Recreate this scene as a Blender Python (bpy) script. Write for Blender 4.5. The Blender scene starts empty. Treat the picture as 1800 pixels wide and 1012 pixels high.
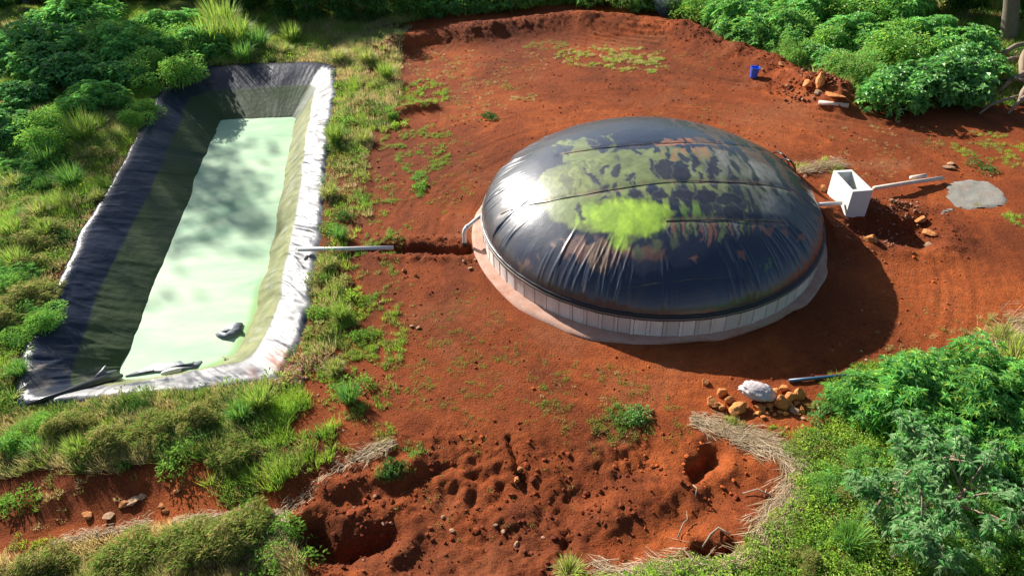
import bpy, math, random
import numpy as np
from mathutils import Matrix, Vector, Euler
random.seed(7); rng = np.random.default_rng(11)
S = bpy.context.scene
COL = S.collection

# ------------------------------------------------------------------ camera, world, sun, exposure
CAM_H, CAM_F, PITCH, ROLL = 10.0, 1250.0, math.radians(38), math.radians(-2)
cam_d = bpy.data.cameras.new('camera'); cam = bpy.data.objects.new('camera', cam_d); COL.objects.link(cam)
cam_d.sensor_width = 36.0; cam_d.lens = CAM_F / 1800 * 36.0
cam_d.clip_start = 0.1; cam_d.clip_end = 2000
cam.matrix_world = Matrix.Translation((0, 0, CAM_H)) @ Euler((math.radians(90) - PITCH, 0, 0)).to_matrix().to_4x4() @ Matrix.Rotation(ROLL, 4, 'Z')
S.camera = cam
SUN_EL = math.radians(28.5)
SUN_DIR = Vector((-0.66, 0.75, 0)).normalized() * math.cos(SUN_EL) + Vector((0, 0, math.sin(SUN_EL)))   # towards the sun
w = bpy.data.worlds.new('World'); S.world = w; w.use_nodes = True
nt = w.node_tree; sky = nt.nodes.new('ShaderNodeTexSky'); sky.sky_type = 'NISHITA'; sky.sun_disc = False; sky.dust_density = 2.0; sky.ozone_density = 3.0
sky.sun_elevation = SUN_EL; sky.sun_rotation = math.atan2(SUN_DIR.x, SUN_DIR.y)
bgn = nt.nodes['Background']; nt.links.new(sky.outputs[0], bgn.inputs[0]); bgn.inputs[1].default_value = 0.062
sl = bpy.data.lights.new('sun', 'SUN'); sl.energy = 5.0; sl.angle = math.radians(0.5); sl.color = (1.0, 0.95, 0.87)
so = bpy.data.objects.new('sun', sl); COL.objects.link(so); so.rotation_euler = SUN_DIR.to_track_quat('Z', 'Y').to_euler(); so.location = (-20, 30, 30)
S.view_settings.view_transform = 'Standard'; S.view_settings.look = 'None'
S.view_settings.gamma = 1; S.view_settings.use_curve_mapping = False
S.view_settings.exposure = 0.95

# ------------------------------------------------------------------ helpers
def at(px, py, z=0.0):
    """a point of the photograph (1800 x 1012) brought down to the height z"""
    x = px - 900.0; y = -(py - 506.0); c, s = math.cos(ROLL), math.sin(ROLL)
    x, y = c * x - s * y, s * x + c * y
    r = (x, CAM_F * math.cos(PITCH) + y * math.sin(PITCH), -CAM_F * math.sin(PITCH) + y * math.cos(PITCH))
    t = (z - CAM_H) / r[2]
    return (r[0] * t, r[1] * t)
def P(pts, z=0.0): return np.array([at(a, b, z) for a, b in pts])

def _h(ix, iy, seed):
    n = (ix.astype(np.int64) * 374761393 + iy.astype(np.int64) * 668265263 + seed * 1442695041) & 0xFFFFFFFF
    n = ((n ^ (n >> 13)) * 1274126177) & 0xFFFFFFFF
    n = (n ^ (n >> 16)) & 0xFFFFFF
    return n / float(0xFFFFFF)
def vn(x, y, seed=0):
    x = np.asarray(x, float); y = np.asarray(y, float)
    ix = np.floor(x); iy = np.floor(y); fx = x - ix; fy = y - iy
    fx = fx * fx * (3 - 2 * fx); fy = fy * fy * (3 - 2 * fy)
    a = _h(ix, iy, seed); b = _h(ix + 1, iy, seed); c = _h(ix, iy + 1, seed); d = _h(ix + 1, iy + 1, seed)
    return (a + (b - a) * fx) * (1 - fy) + (c + (d - c) * fx) * fy
def fbm(x, y, s, octv=4, seed=0, gain=0.5):
    """fractal noise about 0, feature size s metres"""
    o = 0; a = 1; t = 0
    x = np.asarray(x, float) / s; y = np.asarray(y, float) / s
    for i in range(octv):
        o = o + a * (vn(x, y, seed + i * 17) * 2 - 1); t += a; a *= gain
        x, y = (x * 0.8 - y * 0.6) * 2.03 + 3.1, (x * 0.6 + y * 0.8) * 2.03 + 7.7
    return o / t
def sstep(a, b, x):
    t = np.clip((x - a) / (b - a), 0, 1); return t * t * (3 - 2 * t)
def pip(X, Y, poly):
    X = np.asarray(X); Y = np.asarray(Y); ins = np.zeros(X.shape, bool)
    x0, y0 = poly.min(0); x1, y1 = poly.max(0)
    m = (X >= x0) & (X <= x1) & (Y >= y0) & (Y <= y1)
    if not m.any(): return ins
    x = X[m]; y = Y[m]; r = np.zeros(x.shape, bool); n = len(poly)
    for i in range(n):
        ax, ay = poly[i]; bx, by = poly[(i + 1) % n]
        if ay == by: continue
        c = ((ay > y) != (by > y)) & (x < (bx - ax) * (y - ay) / (by - ay) + ax)
        r ^= c
    ins[m] = r; return ins
def dline(X, Y, pts, closed=False):
    """distance to a polyline"""
    d = np.full(np.shape(X), 1e9); n = len(pts)
    for i in range(n if closed else n - 1):
        a = pts[i]; b = pts[(i + 1) % n]; v = b - a; L = max((v ** 2).sum(), 1e-9)
        t = np.clip(((X - a[0]) * v[0] + (Y - a[1]) * v[1]) / L, 0, 1)
        d = np.minimum(d, np.hypot(X - a[0] - t * v[0], Y - a[1] - t * v[1]))
    return d
def sdist(X, Y, poly):
    d = dline(X, Y, poly, True); return np.where(pip(X, Y, poly), -d, d)

def mesh_np(name, V, F, cols=None, mat=None, smooth=True, nv=3, extra=None):
    """V (n,3), F (m,nv) arrays -> mesh"""
    me = bpy.data.meshes.new(name); V = np.asarray(V, np.float32); F = np.asarray(F, np.int32)
    me.vertices.add(len(V)); me.vertices.foreach_set('co', V.ravel())
    me.loops.add(F.size); me.loops.foreach_set('vertex_index', F.ravel())
    me.polygons.add(len(F)); me.polygons.foreach_set('loop_start', np.arange(0, F.size, nv, dtype=np.int32))
    me.polygons.foreach_set('loop_total', np.full(len(F), nv, np.int32))
    me.polygons.foreach_set('use_smooth', np.full(len(F), smooth, bool))
    if cols is not None:
        ca = me.color_attributes.new('Col', 'FLOAT_COLOR', 'POINT')
        c4 = np.ones((len(V), 4), np.float32); c4[:, :3] = cols; ca.data.foreach_set('color', c4.ravel())
    if extra:
        for k, v in extra.items():
            a = me.attributes.new(k, 'FLOAT', 'POINT'); a.data.foreach_set('value', np.asarray(v, np.float32))
    me.update(calc_edges=True); me.validate()
    if mat: me.materials.append(mat)
    return me
def link(name, me, parent=None, loc=(0, 0, 0), rot=(0, 0, 0), sc=1):
    o = bpy.data.objects.new(name, me); COL.objects.link(o); o.location = loc; o.rotation_euler = rot
    o.scale = (sc, sc, sc) if not hasattr(sc, '__len__') else sc
    if parent: o.parent = parent
    return o
def tag(o, label=None, cat=None, group=None, kind=None):
    if label: o['label'] = label
    if cat: o['category'] = cat
    if group: o['group'] = group
    if kind: o['kind'] = kind
    return o
class MB:
    def __init__(s): s.v = []; s.f = []
    def add(s, V, F):
        n = len(s.v); s.v += [tuple(p) for p in V]; s.f += [tuple(i + n for i in f) for f in F]; return s
    def box(s, x0, x1, y0, y1, z0, z1):
        return s.add([(x0, y0, z0), (x1, y0, z0), (x1, y1, z0), (x0, y1, z0), (x0, y0, z1), (x1, y0, z1), (x1, y1, z1), (x0, y1, z1)],
                     [(0, 3, 2, 1), (4, 5, 6, 7), (0, 1, 5, 4), (1, 2, 6, 5), (2, 3, 7, 6), (3, 0, 4, 7)])
    def tube(s, pts, rad, n=8, caps=True, hollow=0):
        pts = [Vector(p) for p in pts]; m = len(pts); rad = rad if hasattr(rad, '__len__') else [rad] * m
        rings = []; up = Vector((0, 0, 1)); V = []; F = []
        prev = None
        for i, p in enumerate(pts):
            d = (pts[min(i + 1, m - 1)] - pts[max(i - 1, 0)]).normalized()
            if prev is None:
                a = d.cross(up if abs(d.z) < 0.9 else Vector((1, 0, 0))).normalized()
            else: a = (prev - d * prev.dot(d)).normalized()
            prev = a; b = d.cross(a)
            for k in range(n):
                t = 2 * math.pi * k / n; V.append(p + (a * math.cos(t) + b * math.sin(t)) * rad[i])
        for i in range(m - 1):
            for k in range(n): F.append((i * n + k, i * n + (k + 1) % n, (i + 1) * n + (k + 1) % n, (i + 1) * n + k))
        if caps: F.append(tuple(reversed(range(n)))); F.append(tuple(range((m - 1) * n, m * n)))
        return s.add(V, F)
    def mesh(s, name, mat=None, smooth=False):
        me = bpy.data.meshes.new(name); me.from_pydata(s.v, [], s.f); me.update()
        if mat: me.materials.append(mat)
        if smooth:
            me.polygons.foreach_set('use_smooth', [True] * len(me.polygons))
        return me

# ------------------------------------------------------------------ materials
def mat(name, base=(.5, .5, .5), rough=.6, attr=False, noise=None, bump=None, spec=.5, trans=0, metal=0, coat=0, objrand=0, rough_attr=None, bump2=None):
    """noise = (scale, amount, colour) ; bump = (scale, strength, distance)"""
    m = bpy.data.materials.new(name); m.use_nodes = True; n = m.node_tree; N = n.nodes; L = n.links
    b = N['Principled BSDF']; out = N['Material Output']
    b.inputs['Roughness'].default_value = rough; b.inputs['Specular IOR Level'].default_value = spec
    b.inputs['Metallic'].default_value = metal; b.inputs['Coat Weight'].default_value = coat; b.inputs['Coat Roughness'].default_value = .5
    geo = N.new('ShaderNodeNewGeometry'); tc = N.new('ShaderNodeTexCoord')
    if attr:
        a = N.new('ShaderNodeAttribute'); a.attribute_name = 'Col'; src = a.outputs['Color']
    else:
        a = N.new('ShaderNodeRGB'); a.outputs[0].default_value = (*base, 1); src = a.outputs[0]
    if objrand:
        oi = N.new('ShaderNodeObjectInfo'); mr = N.new('ShaderNodeMapRange'); L.new(oi.outputs['Random'], mr.inputs[0])
        mr.inputs[3].default_value = 1 - objrand; mr.inputs[4].default_value = 1 + objrand
        vm = N.new('ShaderNodeVectorMath'); vm.operation = 'SCALE'; L.new(src, vm.inputs[0]); L.new(mr.outputs[0], vm.inputs['Scale']); src = vm.outputs[0]
    for ns in (noise or []):
        sc, amt, colr = ns[:3]
        t = N.new('ShaderNodeTexNoise'); t.inputs['Scale'].default_value = sc; t.inputs['Detail'].default_value = 6; t.inputs['Roughness'].default_value = .65
        vec = geo.outputs['Position']
        if len(ns) > 3:
            mp = N.new('ShaderNodeMapping'); mp.inputs['Scale'].default_value = ns[3]; L.new(vec, mp.inputs[0]); vec = mp.outputs[0]
            if len(ns) > 4: mp.inputs['Rotation'].default_value = ns[4]
        L.new(vec, t.inputs['Vector'])
        mr = N.new('ShaderNodeMapRange'); mr.inputs[1].default_value = .38; mr.inputs[2].default_value = .68; mr.inputs[4].default_value = amt
        L.new(t.outputs[0], mr.inputs[0]); mx = N.new('ShaderNodeMix'); mx.data_type = 'RGBA'
        L.new(mr.outputs[0], mx.inputs[0]); L.new(src, mx.inputs[6]); mx.inputs[7].default_value = (*colr, 1); src = mx.outputs[2]
    L.new(src, b.inputs['Base Color'])
    if rough_attr:
        ra = N.new('ShaderNodeAttribute'); ra.attribute_name = rough_attr; L.new(ra.outputs['Fac'], b.inputs['Roughness'])
    last = None
    for bp in (bump, bump2):
        if not bp: continue
        t = N.new('ShaderNodeTexNoise'); t.inputs['Scale'].default_value = bp[0]; t.inputs['Detail'].default_value = 8; t.inputs['Roughness'].default_value = .6
        L.new(geo.outputs['Position'], t.inputs['Vector'])
        bn = N.new('ShaderNodeBump'); bn.inputs['Strength'].default_value = bp[1]; bn.inputs['Distance'].default_value = bp[2]
        L.new(t.outputs[0], bn.inputs['Height'])
        if last: L.new(last, bn.inputs['Normal'])
        last = bn.outputs[0]
    if last: L.new(last, b.inputs['Normal'])
    if trans:
        td = N.new('ShaderNodeBsdfTranslucent'); L.new(src, td.inputs[0]); ms = N.new('ShaderNodeMixShader'); ms.inputs[0].default_value = trans
        L.new(b.outputs[0], ms.inputs[1]); L.new(td.outputs[0], ms.inputs[2]); L.new(ms.outputs[0], out.inputs[0])
    return m
M = {}
M['soil'] = mat('red_soil', attr=True, rough=.92, spec=.15, noise=[(7, .55, (.10, .024, .009)), (22, .5, (.44, .125, .032)), (55, .5, (.08, .020, .008)), (1.7, .35, (.24, .052, .013))], bump=(24, 1.0, .05), bump2=(85, .9, .02))
M['clod'] = mat('soil_clod', attr=True, rough=.9, spec=.2, noise=[(40, .4, (.12, .03, .015))], bump=(60, .5, .01))
M['liner'] = mat('liner_sheet', attr=True, rough=.3, spec=.22, rough_attr='rough', noise=[(5, .12, (.04, .045, .06)), (30, .05, (.08, .08, .08))], bump=(6, .35, .04), bump2=(30, .12, .01))
M['water'] = mat('scum_water_painted_reflections', attr=True, rough=.55, spec=.12, noise=[(1.1, .55, (.17, .40, .23), (.5, 1.5, 1), (0, 0, .5)), (7, .12, (.30, .50, .30))], bump=(6, .05, .01))  # first noise paints stretched tree reflections into the green scum colour
M['dome'] = mat('black_membrane', attr=True, rough_attr='rough', spec=.65, coat=.35, bump=(2.2, .22, .05), bump2=(26, .15, .006), noise=[(70, .12, (.12, .07, .05))])
M['seam'] = mat('welded_seam', (.07, .075, .06), rough=.35)
M['panel'] = mat('precast_wall_panel', (.74, .68, .64), rough=.8, objrand=.22, noise=[(6, .45, (.50, .40, .34), (1, 1, .25)), (50, .2, (.40, .36, .33)), (1.3, .35, (.60, .38, .26))], bump=(60, .3, .004))
M['joint'] = mat('wall_joint', (.30, .24, .20), rough=.9)
M['strip'] = mat('clamp_batten', (.16, .13, .11), rough=.5)
M['black'] = mat('black_plastic', (.018, .018, .02), rough=.35)
M['apron'] = mat('dusty_apron_concrete', (.52, .29, .20), rough=.85, noise=[(2.5, .8, (.44, .16, .08)), (12, .5, (.52, .42, .36)), (45, .25, (.2, .1, .07))], bump=(40, .4, .01))
M['pvc'] = mat('white_pipe', (.72, .70, .67), rough=.4, noise=[(4, .35, (.5, .36, .26))])
M['pvccream'] = mat('cream_pipe', (.70, .58, .46), rough=.45, noise=[(5, .45, (.46, .27, .17))])
M['grit'] = mat('pale_concrete', (.66, .66, .62), rough=.85, noise=[(10, .25, (.48, .48, .45)), (90, .3, (.5, .48, .44))], bump=(90, .3, .004))
M['gritin'] = mat('inner_concrete', (.30, .32, .32), rough=.85, bump=(60, .3, .004))
M['cement'] = mat('spilt_cement', (.25, .25, .215), rough=.95, noise=[(3, .5, (.33, .17, .09)), (30, .5, (.17, .165, .145)), (9, .3, (.30, .29, .26))], bump=(30, .7, .02))
M['stone'] = mat('orange_stone', (.56, .20, .045), rough=.85, objrand=.3, noise=[(8, .6, (.30, .10, .03)), (25, .35, (.62, .30, .10))], bump=(14, .8, .04), bump2=(60, .5, .01))
M['pstone'] = mat('pale_stone', (.36, .21, .11), rough=.85, objrand=.25, noise=[(12, .5, (.36, .2, .12))], bump=(20, .6, .02))
M['sack'] = mat('white_sack', (.50, .44, .43), rough=.75, noise=[(10, .4, (.40, .33, .32))], bump=(18, .6, .03))
M['bucket'] = mat('blue_plastic', (.02, .13, .72), rough=.35)
M['blue'] = mat('dark_blue_pipe', (.02, .07, .13), rough=.35, noise=[(14, .5, (.05, .12, .18))])
M['scrap'] = mat('grey_liner_scrap', (.13, .15, .17), rough=.5, bump=(12, .5, .02))
M['white'] = mat('white_plastic_scrap', (.72, .70, .64), rough=.5, noise=[(12, .4, (.4, .42, .3))])
M['bark'] = mat('grey_bark', (.17, .14, .10), rough=.9, noise=[(6, .5, (.08, .09, .04), (1, 1, .3)), (30, .4, (.30, .27, .22))], bump=(25, .8, .03))
M['stem'] = mat('twig_bark', (.16, .13, .07), rough=.85)
M['root'] = mat('dead_wood', (.30, .22, .15), rough=.85, noise=[(12, .5, (.14, .09, .06))], bump=(30, .6, .02))
M['leaf'] = mat('green_leaf', attr=True, rough=.42, spec=.45, trans=.45)
M['blade'] = mat('grass_blade', attr=True, rough=.6, spec=.25, trans=.4)
M['straw'] = mat('dry_straw', attr=True, rough=.7, spec=.2, trans=.1)

# ------------------------------------------------------------------ pond outline (pairs: sheet edge, waterline)
WZ = -1.0
pairs = [((300,137),(390,212)),((335,121),(405,210)),((390,115),(432,209)),((450,112),(462,208)),((520,110),(492,207)),((575,111),(512,206)),((591,118),(520,208)),((588,160),(516,226)),
 ((580,220),(508,270)),((574,280),(500,315)),((568,340),(490,362)),((563,400),(481,420)),((556,450),(469,468)),((546,510),(454,520)),((536,555),(444,560)),((520,605),(430,596)),((503,645),(412,622)),((484,666),(390,640)),
 ((440,672),(350,655)),((390,678),(320,660)),((330,685),(290,662)),((260,692),(262,664)),((200,698),(240,665)),((150,703),(228,666)),((90,710),(220,667)),((40,713),(214,664)),
 ((28,700),(212,655)),((33,660),(217,640)),((48,610),(228,610)),((72,555),(246,565)),((100,500),(268,512)),((122,455),(288,462)),((146,405),(310,405)),((180,352),(334,345)),((212,295),(350,300)),((238,245),(366,262)),((268,190),(380,232)),((285,155),(386,218))]
PO = np.array([at(*a, 0.02) for a, b in pairs]); PI_ = np.array([at(*b, WZ) for a, b in pairs])
def resample(pa, n):
    q = np.vstack([pa, pa[:1]]); L = np.r_[0, np.cumsum(np.hypot(*np.diff(q, axis=0).T))]
    t = np.linspace(0, L[-1], n, endpoint=False); return np.stack([np.interp(t, L, q[:, 0]), np.interp(t, L, q[:, 1])], 1), L
NP = 1500
q = np.vstack([PO, PO[:1]]); Lq = np.r_[0, np.cumsum(np.hypot(*np.diff(q, axis=0).T))]
tt = np.linspace(0, Lq[-1], NP, endpoint=False); qi = np.vstack([PI_, PI_[:1]])
OUT = np.stack([np.interp(tt, Lq, q[:, 0]), np.interp(tt, Lq, q[:, 1])], 1); INN = np.stack([np.interp(tt, Lq, qi[:, 0]), np.interp(tt, Lq, qi[:, 1])], 1)
def smooth_loop(A, k):
    for _ in range(k): A = (np.roll(A, 1, 0) + 2 * A + np.roll(A, -1, 0)) / 4
    return A
OUT = smooth_loop(OUT, 18); INN = smooth_loop(INN, 60)
INN = INN + np.stack([.07 * fbm(tt, tt * 0, .9, 4, 163), .05 * fbm(tt, tt * 0 + 5, .9, 4, 164)], 1)
OUT0 = OUT[::20].copy()

# ------------------------------------------------------------------ terrain
TC = np.array([3.438, 15.057]); TR = 4.11; TH = 0.5625; TD = 1.72     # digester centre, radius, wall height, dome rise
ridge = P([(640,92),(740,72),(850,60),(900,52),(1000,43),(1100,46),(1200,62),(1270,88),(1340,118),(1410,150),(1470,180)])
trench = P([(680,437),(760,438),(822,438)])
pit1 = P([(548,930),(580,950),(640,940),(672,925)]); hole2 = P([(1225,815),(1250,795)]); hole3 = P([(1245,962),(1285,955)])
cutline = P([(893,765),(905,800),(922,838)]); hollow = P([(1530,395),(1600,405)]); slump = P([(1060,905),(1130,860),(1200,850)])
rut1 = P([(820,880),(845,830),(800,800),(700,850)]); rut2 = P([(1010,1000),(1000,950),(990,920)]); rut3 = P([(560,850),(640,830),(720,815)])
lowpath = P([(-300,1010),(0,910),(200,885),(400,860),(520,880),(600,1000),(560,1200),(-400,1300)])
frontarea = P([(470,860),(600,780),(760,740),(900,760),(1150,740),(1300,770),(1400,850),(1350,960),(1250,1060),(500,1100),(460,960)])
scarpR = P([(690,205),(720,195),(758,190)]); mound2 = P([(1380,150),(1430,165),(1470,172)]); bankl = P([(-200,830),(60,818),(250,830),(430,800),(585,745)])
def terrain(X, Y, fine=True):
    X = np.asarray(X, float); Y = np.asarray(Y, float)
    z = 0.10 * fbm(X, Y, 5.0, 3, 1)
    # no undulation round the tank and the pond lip
    dt = np.hypot(X - TC[0], Y - TC[1]); near = sstep(4.6, 6.5, dt)
    sp = sdist(X, Y, OUT0)
    z = z * near * sstep(0.0, 1.5, sp)
    # ridge of pushed-up soil at the back, falling away beyond
    dr = dline(X, Y, ridge); z += .5 * np.exp(-(dr / .9) ** 2) * (1 + .35 * fbm(X, Y, 1.2, 3, 5)) * sstep(-8, -3, X)
    # lower ground in front-left, bank between pond and path
    fr = sdist(X, Y, lowpath); z -= .22 * sstep(1.0, -.3, fr)
    ff = sdist(X, Y, frontarea); rough = sstep(.4, -.8, ff)
    z -= .25 * sstep(0.3, -1.5, ff)
    # pits and cuts
    d = dline(X, Y, pit1) + .14 * fbm(X, Y, .5, 4, 8); z += -.34 * sstep(.32, .0, d) + .12 * np.exp(-((d - .5) / .18) ** 2)
    for h_, r_, dp in ((hole2, .18, .28), (hole3, .15, .28)):
        d = dline(X, Y, h_) + .16 * fbm(X, Y, .35, 4, 9); z += -dp * sstep(r_ + .08, r_ * .2, d) + .05 * np.exp(-((d - r_ - .22) / .15) ** 2)
    d = dline(X, Y, cutline); d = d + .07 * fbm(X, Y, .15, 3, 10); z -= .13 * sstep(.10, .0, d)
    d = dline(X, Y, trench); z -= .20 * sstep(.24, .06, d + .10 * fbm(X, Y, .2, 3, 12)); z += .06 * fbm(X, Y, .12, 3, 19) * sstep(.5, .2, d) + .06 * np.exp(-((d - .42) / .14) ** 2) * (1 + fbm(X, Y, .2, 3, 13))
    d = dline(X, Y, hollow); z -= .30 * sstep(.85, .2, d + .2 * fbm(X, Y, .5, 2, 14)); z += .10 * np.exp(-((d - 1.1) / .3) ** 2) * (1 + fbm(X, Y, .4, 3, 15))
    for ln, a, b in ((slump, .16, .30), (rut1, -.09, .10), (rut2, -.12, .08), (rut3, .10, .15)):
        d = dline(X, Y, ln) + .16 * fbm(X, Y, .3, 4, 16); z += a * np.exp(-(d / b) ** 2)
    d = dline(X, Y, scarpR); z += .22 * np.exp(-(d / .3) ** 2)
    d = dline(X, Y, mound2); z += .22 * np.exp(-(d / .45) ** 2) * (1 + .6 * fbm(X, Y, .4, 3, 21))
    # rough broken soil
    rid = np.exp(-(dr / 1.3) ** 2) * sstep(-8, -3, X)
    rr = np.clip(rough + .75 * rid + .3 * sstep(.9, .3, dline(X, Y, trench)) + .5 * sstep(1.4, .6, dline(X, Y, hollow)) + .5 * np.exp(-(dline(X, Y, mound2) / .9) ** 2), 0, 1)
    if fine:
        n1 = fbm(X, Y, .55, 4, 31); n2 = fbm(X, Y, .22, 3, 41)
        n3 = 1 - np.abs(fbm(X, Y, .28, 3, 43)) * 3; q_ = .25 + .75 * sstep(-.25, .35, fbm(X, Y, .9, 3, 47)); st_ = fbm(X * 2.6 + Y * .5, Y * .8, .5, 3, 49); z += rr * (.085 * n1 + q_ * (.06 * n2 + .018 * np.clip(n3, -.5, 1) + .055 * fbm(X, Y, .11, 3, 45)) + .05 * st_) + (.014 * fbm(X, Y, .5, 4, 51) + .011 * fbm(X, Y, .14, 2, 53)) * sstep(4.3, 5, dt)
        # machine tracks: ribs on the ridge face and smear marks round the tank
        u = (X * .5 + Y * .85); ribs = np.sin(u * 2 * math.pi / .33 + 2.5 * fbm(X, Y, 1.5, 2, 61))
        z += .045 * ribs * np.exp(-((dr - 1.2) / 1.2) ** 2) * sstep(-.1, .35, fbm(X, Y, 1.8, 2, 63)) * sstep(-4, 0, X)
        sm = fbm(dt * 7.0, np.arctan2(Y - TC[1], X - TC[0]) * 2.2, 1.0, 3, 71); z += .016 * sm * sstep(11, 6, dt) * sstep(4.9, 5.4, dt) * (1 - rr)
    # grassy lumps on the left
    lf = sstep(.15, .8, sp) * np.maximum(sstep(-4.6, -6.5, X), 0); z += lf * .14 * fbm(X, Y, 1.3, 3, 81)
    # pond hole
    z = z * sstep(-.1, .3, sp) - sstep(0.02, -.35, sp) * 2.6
    # forest floor falls away behind, gently
    z -= 2.5 * sstep(34, 46, Y)
    z = np.where(dt < 4.55, np.minimum(z, -.01), z)
    return z
def axis(a, b, pieces):
    r = []
    for x0, x1, s in pieces: r += list(np.arange(x0, x1, s))
    return np.array(r)
xs = np.r_[-600, -300, -150, -80, -50, -40, -32, np.arange(-27, -14, .25), np.arange(-14, 12, .052), np.arange(12, 26, .16), 28, 32, 40, 60, 100, 200, 400, 600]
ys = np.r_[-200, -60, -20, -5, 0, 2, 3.5, np.arange(4.6, 10, .042), np.arange(10, 20, .055), np.arange(20, 35, .08), np.arange(35, 46, .5), 50, 60, 80, 120, 200, 400, 800]
GX, GY = np.meshgrid(xs, ys); GZ = terrain(GX, GY)
def ground_z(x, y): return float(terrain(np.array([x]), np.array([y]))[0])
def gp(px, py, dz=0.0, fine=True):
    """photo point -> point on the ground"""
    z = 0.0
    for _ in range(6):
        x, y = at(px, py, z); z = .5 * z + .5 * float(terrain(np.array([x]), np.array([y]), fine)[0])
    x, y = at(px, py, z); return Vector((x, y, ground_z(x, y) + dz))

# soil colours: dark, plain red, bright orange; darker, brighter and dusty patches at set spots
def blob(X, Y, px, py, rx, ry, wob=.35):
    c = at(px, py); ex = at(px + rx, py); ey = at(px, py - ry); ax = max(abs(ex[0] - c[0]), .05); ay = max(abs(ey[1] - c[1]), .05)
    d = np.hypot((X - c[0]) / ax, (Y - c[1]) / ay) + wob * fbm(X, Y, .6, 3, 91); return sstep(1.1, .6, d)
def soil_col(X, Y):
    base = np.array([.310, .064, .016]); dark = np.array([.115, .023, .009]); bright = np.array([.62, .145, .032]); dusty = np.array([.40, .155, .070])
    n = fbm(X, Y, 2.0, 5, 101); n2 = fbm(X, Y, .45, 4, 111); dt = np.hypot(X - TC[0], Y - TC[1]); n3 = fbm(dt * 5.0, np.arctan2(Y - TC[1], X - TC[0]) * 3, 1.0, 4, 115)
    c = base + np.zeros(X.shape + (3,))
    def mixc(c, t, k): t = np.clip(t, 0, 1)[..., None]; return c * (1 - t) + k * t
    c = mixc(c, sstep(-.05, .5, n + .5 * n2 + .3 * n3) * .85, dark); c = mixc(c, sstep(.0, .55, -n + .5 * n2 - .35 * n3) * .75, bright); c = mixc(c, sstep(.25, .6, fbm(X, Y, 1.2, 5, 118)) * .4, dusty)
    ff = sdist(X, Y, frontarea); c = mixc(c, sstep(.3, -.5, ff) * (.12 + .8 * n2 + .5 * n), dark)
    for (px, py, rx, ry, t) in ((420,895,160,22,.8),(150,920,120,25,.7),(1180,790,140,35,.6),(1260,825,90,30,.6),(1650,520,200,90,.55),(1420,745,90,20,.7),(1060,870,60,30,.4),(1640,470,60,60,.3)):
        c = mixc(c, blob(X, Y, px, py, rx, ry) * t, bright)
    for (px, py, rx, ry, t) in ((740,440,70,14,.8),(760,250,80,60,.25),(900,60,220,20,.55),(1060,880,120,60,.5),(600,940,110,55,.8),(1480,560,110,80,.55),(1560,400,70,40,.6),(770,290,40,50,.4)):  # darker patches in trench, pit, hollow and ridge, and damp soil beside the tank
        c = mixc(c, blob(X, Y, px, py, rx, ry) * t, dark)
    for (px, py, rx, ry, t) in ((1100,75,80,10,.6),(1560,290,70,12,.8),(1130,580,200,30,.3),(1420,200,200,30,.3),(990,560,60,60,.3),(1450,300,40,20,.6)):
        c = mixc(c, blob(X, Y, px, py, rx, ry) * t, dusty)
    return c
# ground under plants is darker earth with litter
Z_LEFT = P([(-900,760),(-900,-330),(700,-200),(720,45),(700,90),(708,140),(700,200),(672,240),(650,290),(640,330),(655,380),(620,430),(610,520),(600,600),(560,650),(520,672),(480,700),(0,720)])
Z_BANK = P([(-900,690),(20,714),(200,700),(484,668),(515,690),(540,715),(500,745),(520,760),(590,738),(588,775),(560,812),(480,846),(385,872),(352,850),(372,825),(300,800),(250,828),(130,838),(60,812),(0,830),(-900,900)])
Z_FRONT = P([(-900,1010),(0,968),(90,945),(180,932),(290,905),(380,908),(440,888),(468,915),(500,930),(520,985),(540,1060),(545,1200),(-900,1300)])
Z_RIGHT = P([(1365,775),(1440,750),(1478,700),(1452,668),(1540,630),(1600,612),(1780,640),(2300,560),(2700,1300),(950,1300),(1010,1004),(1150,985),(1300,985),(1345,945),(1390,890),(1410,830)])
Z_BACK = P([(715,38),(800,26),(900,16),(1000,8),(1150,12),(1240,38),(1300,70),(1350,100),(1400,128),(1460,165),(1520,188),(1700,190),(1850,180),(2600,220),(2600,-330),(715,-330)])
ZONES = (Z_LEFT, Z_BANK, Z_FRONT, Z_RIGHT, Z_BACK)
def zone_cover(X, Y):
    wx = X + .25 * fbm(X, Y, .8, 3, 121); wy = Y + .25 * fbm(X, Y, .8, 3, 131); c = np.zeros(np.shape(X), bool)
    for zz in ZONES: c |= pip(wx, wy, zz)
    return c & (sdist(X, Y, OUT0) > .02)
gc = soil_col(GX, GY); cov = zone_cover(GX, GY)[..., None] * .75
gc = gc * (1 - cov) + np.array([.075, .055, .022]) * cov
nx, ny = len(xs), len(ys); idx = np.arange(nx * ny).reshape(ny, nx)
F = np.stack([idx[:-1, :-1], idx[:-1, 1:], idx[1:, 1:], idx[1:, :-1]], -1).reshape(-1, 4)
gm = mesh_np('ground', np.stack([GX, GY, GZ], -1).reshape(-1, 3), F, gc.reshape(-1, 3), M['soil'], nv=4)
tag(link('ground', gm), kind='structure')

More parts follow.
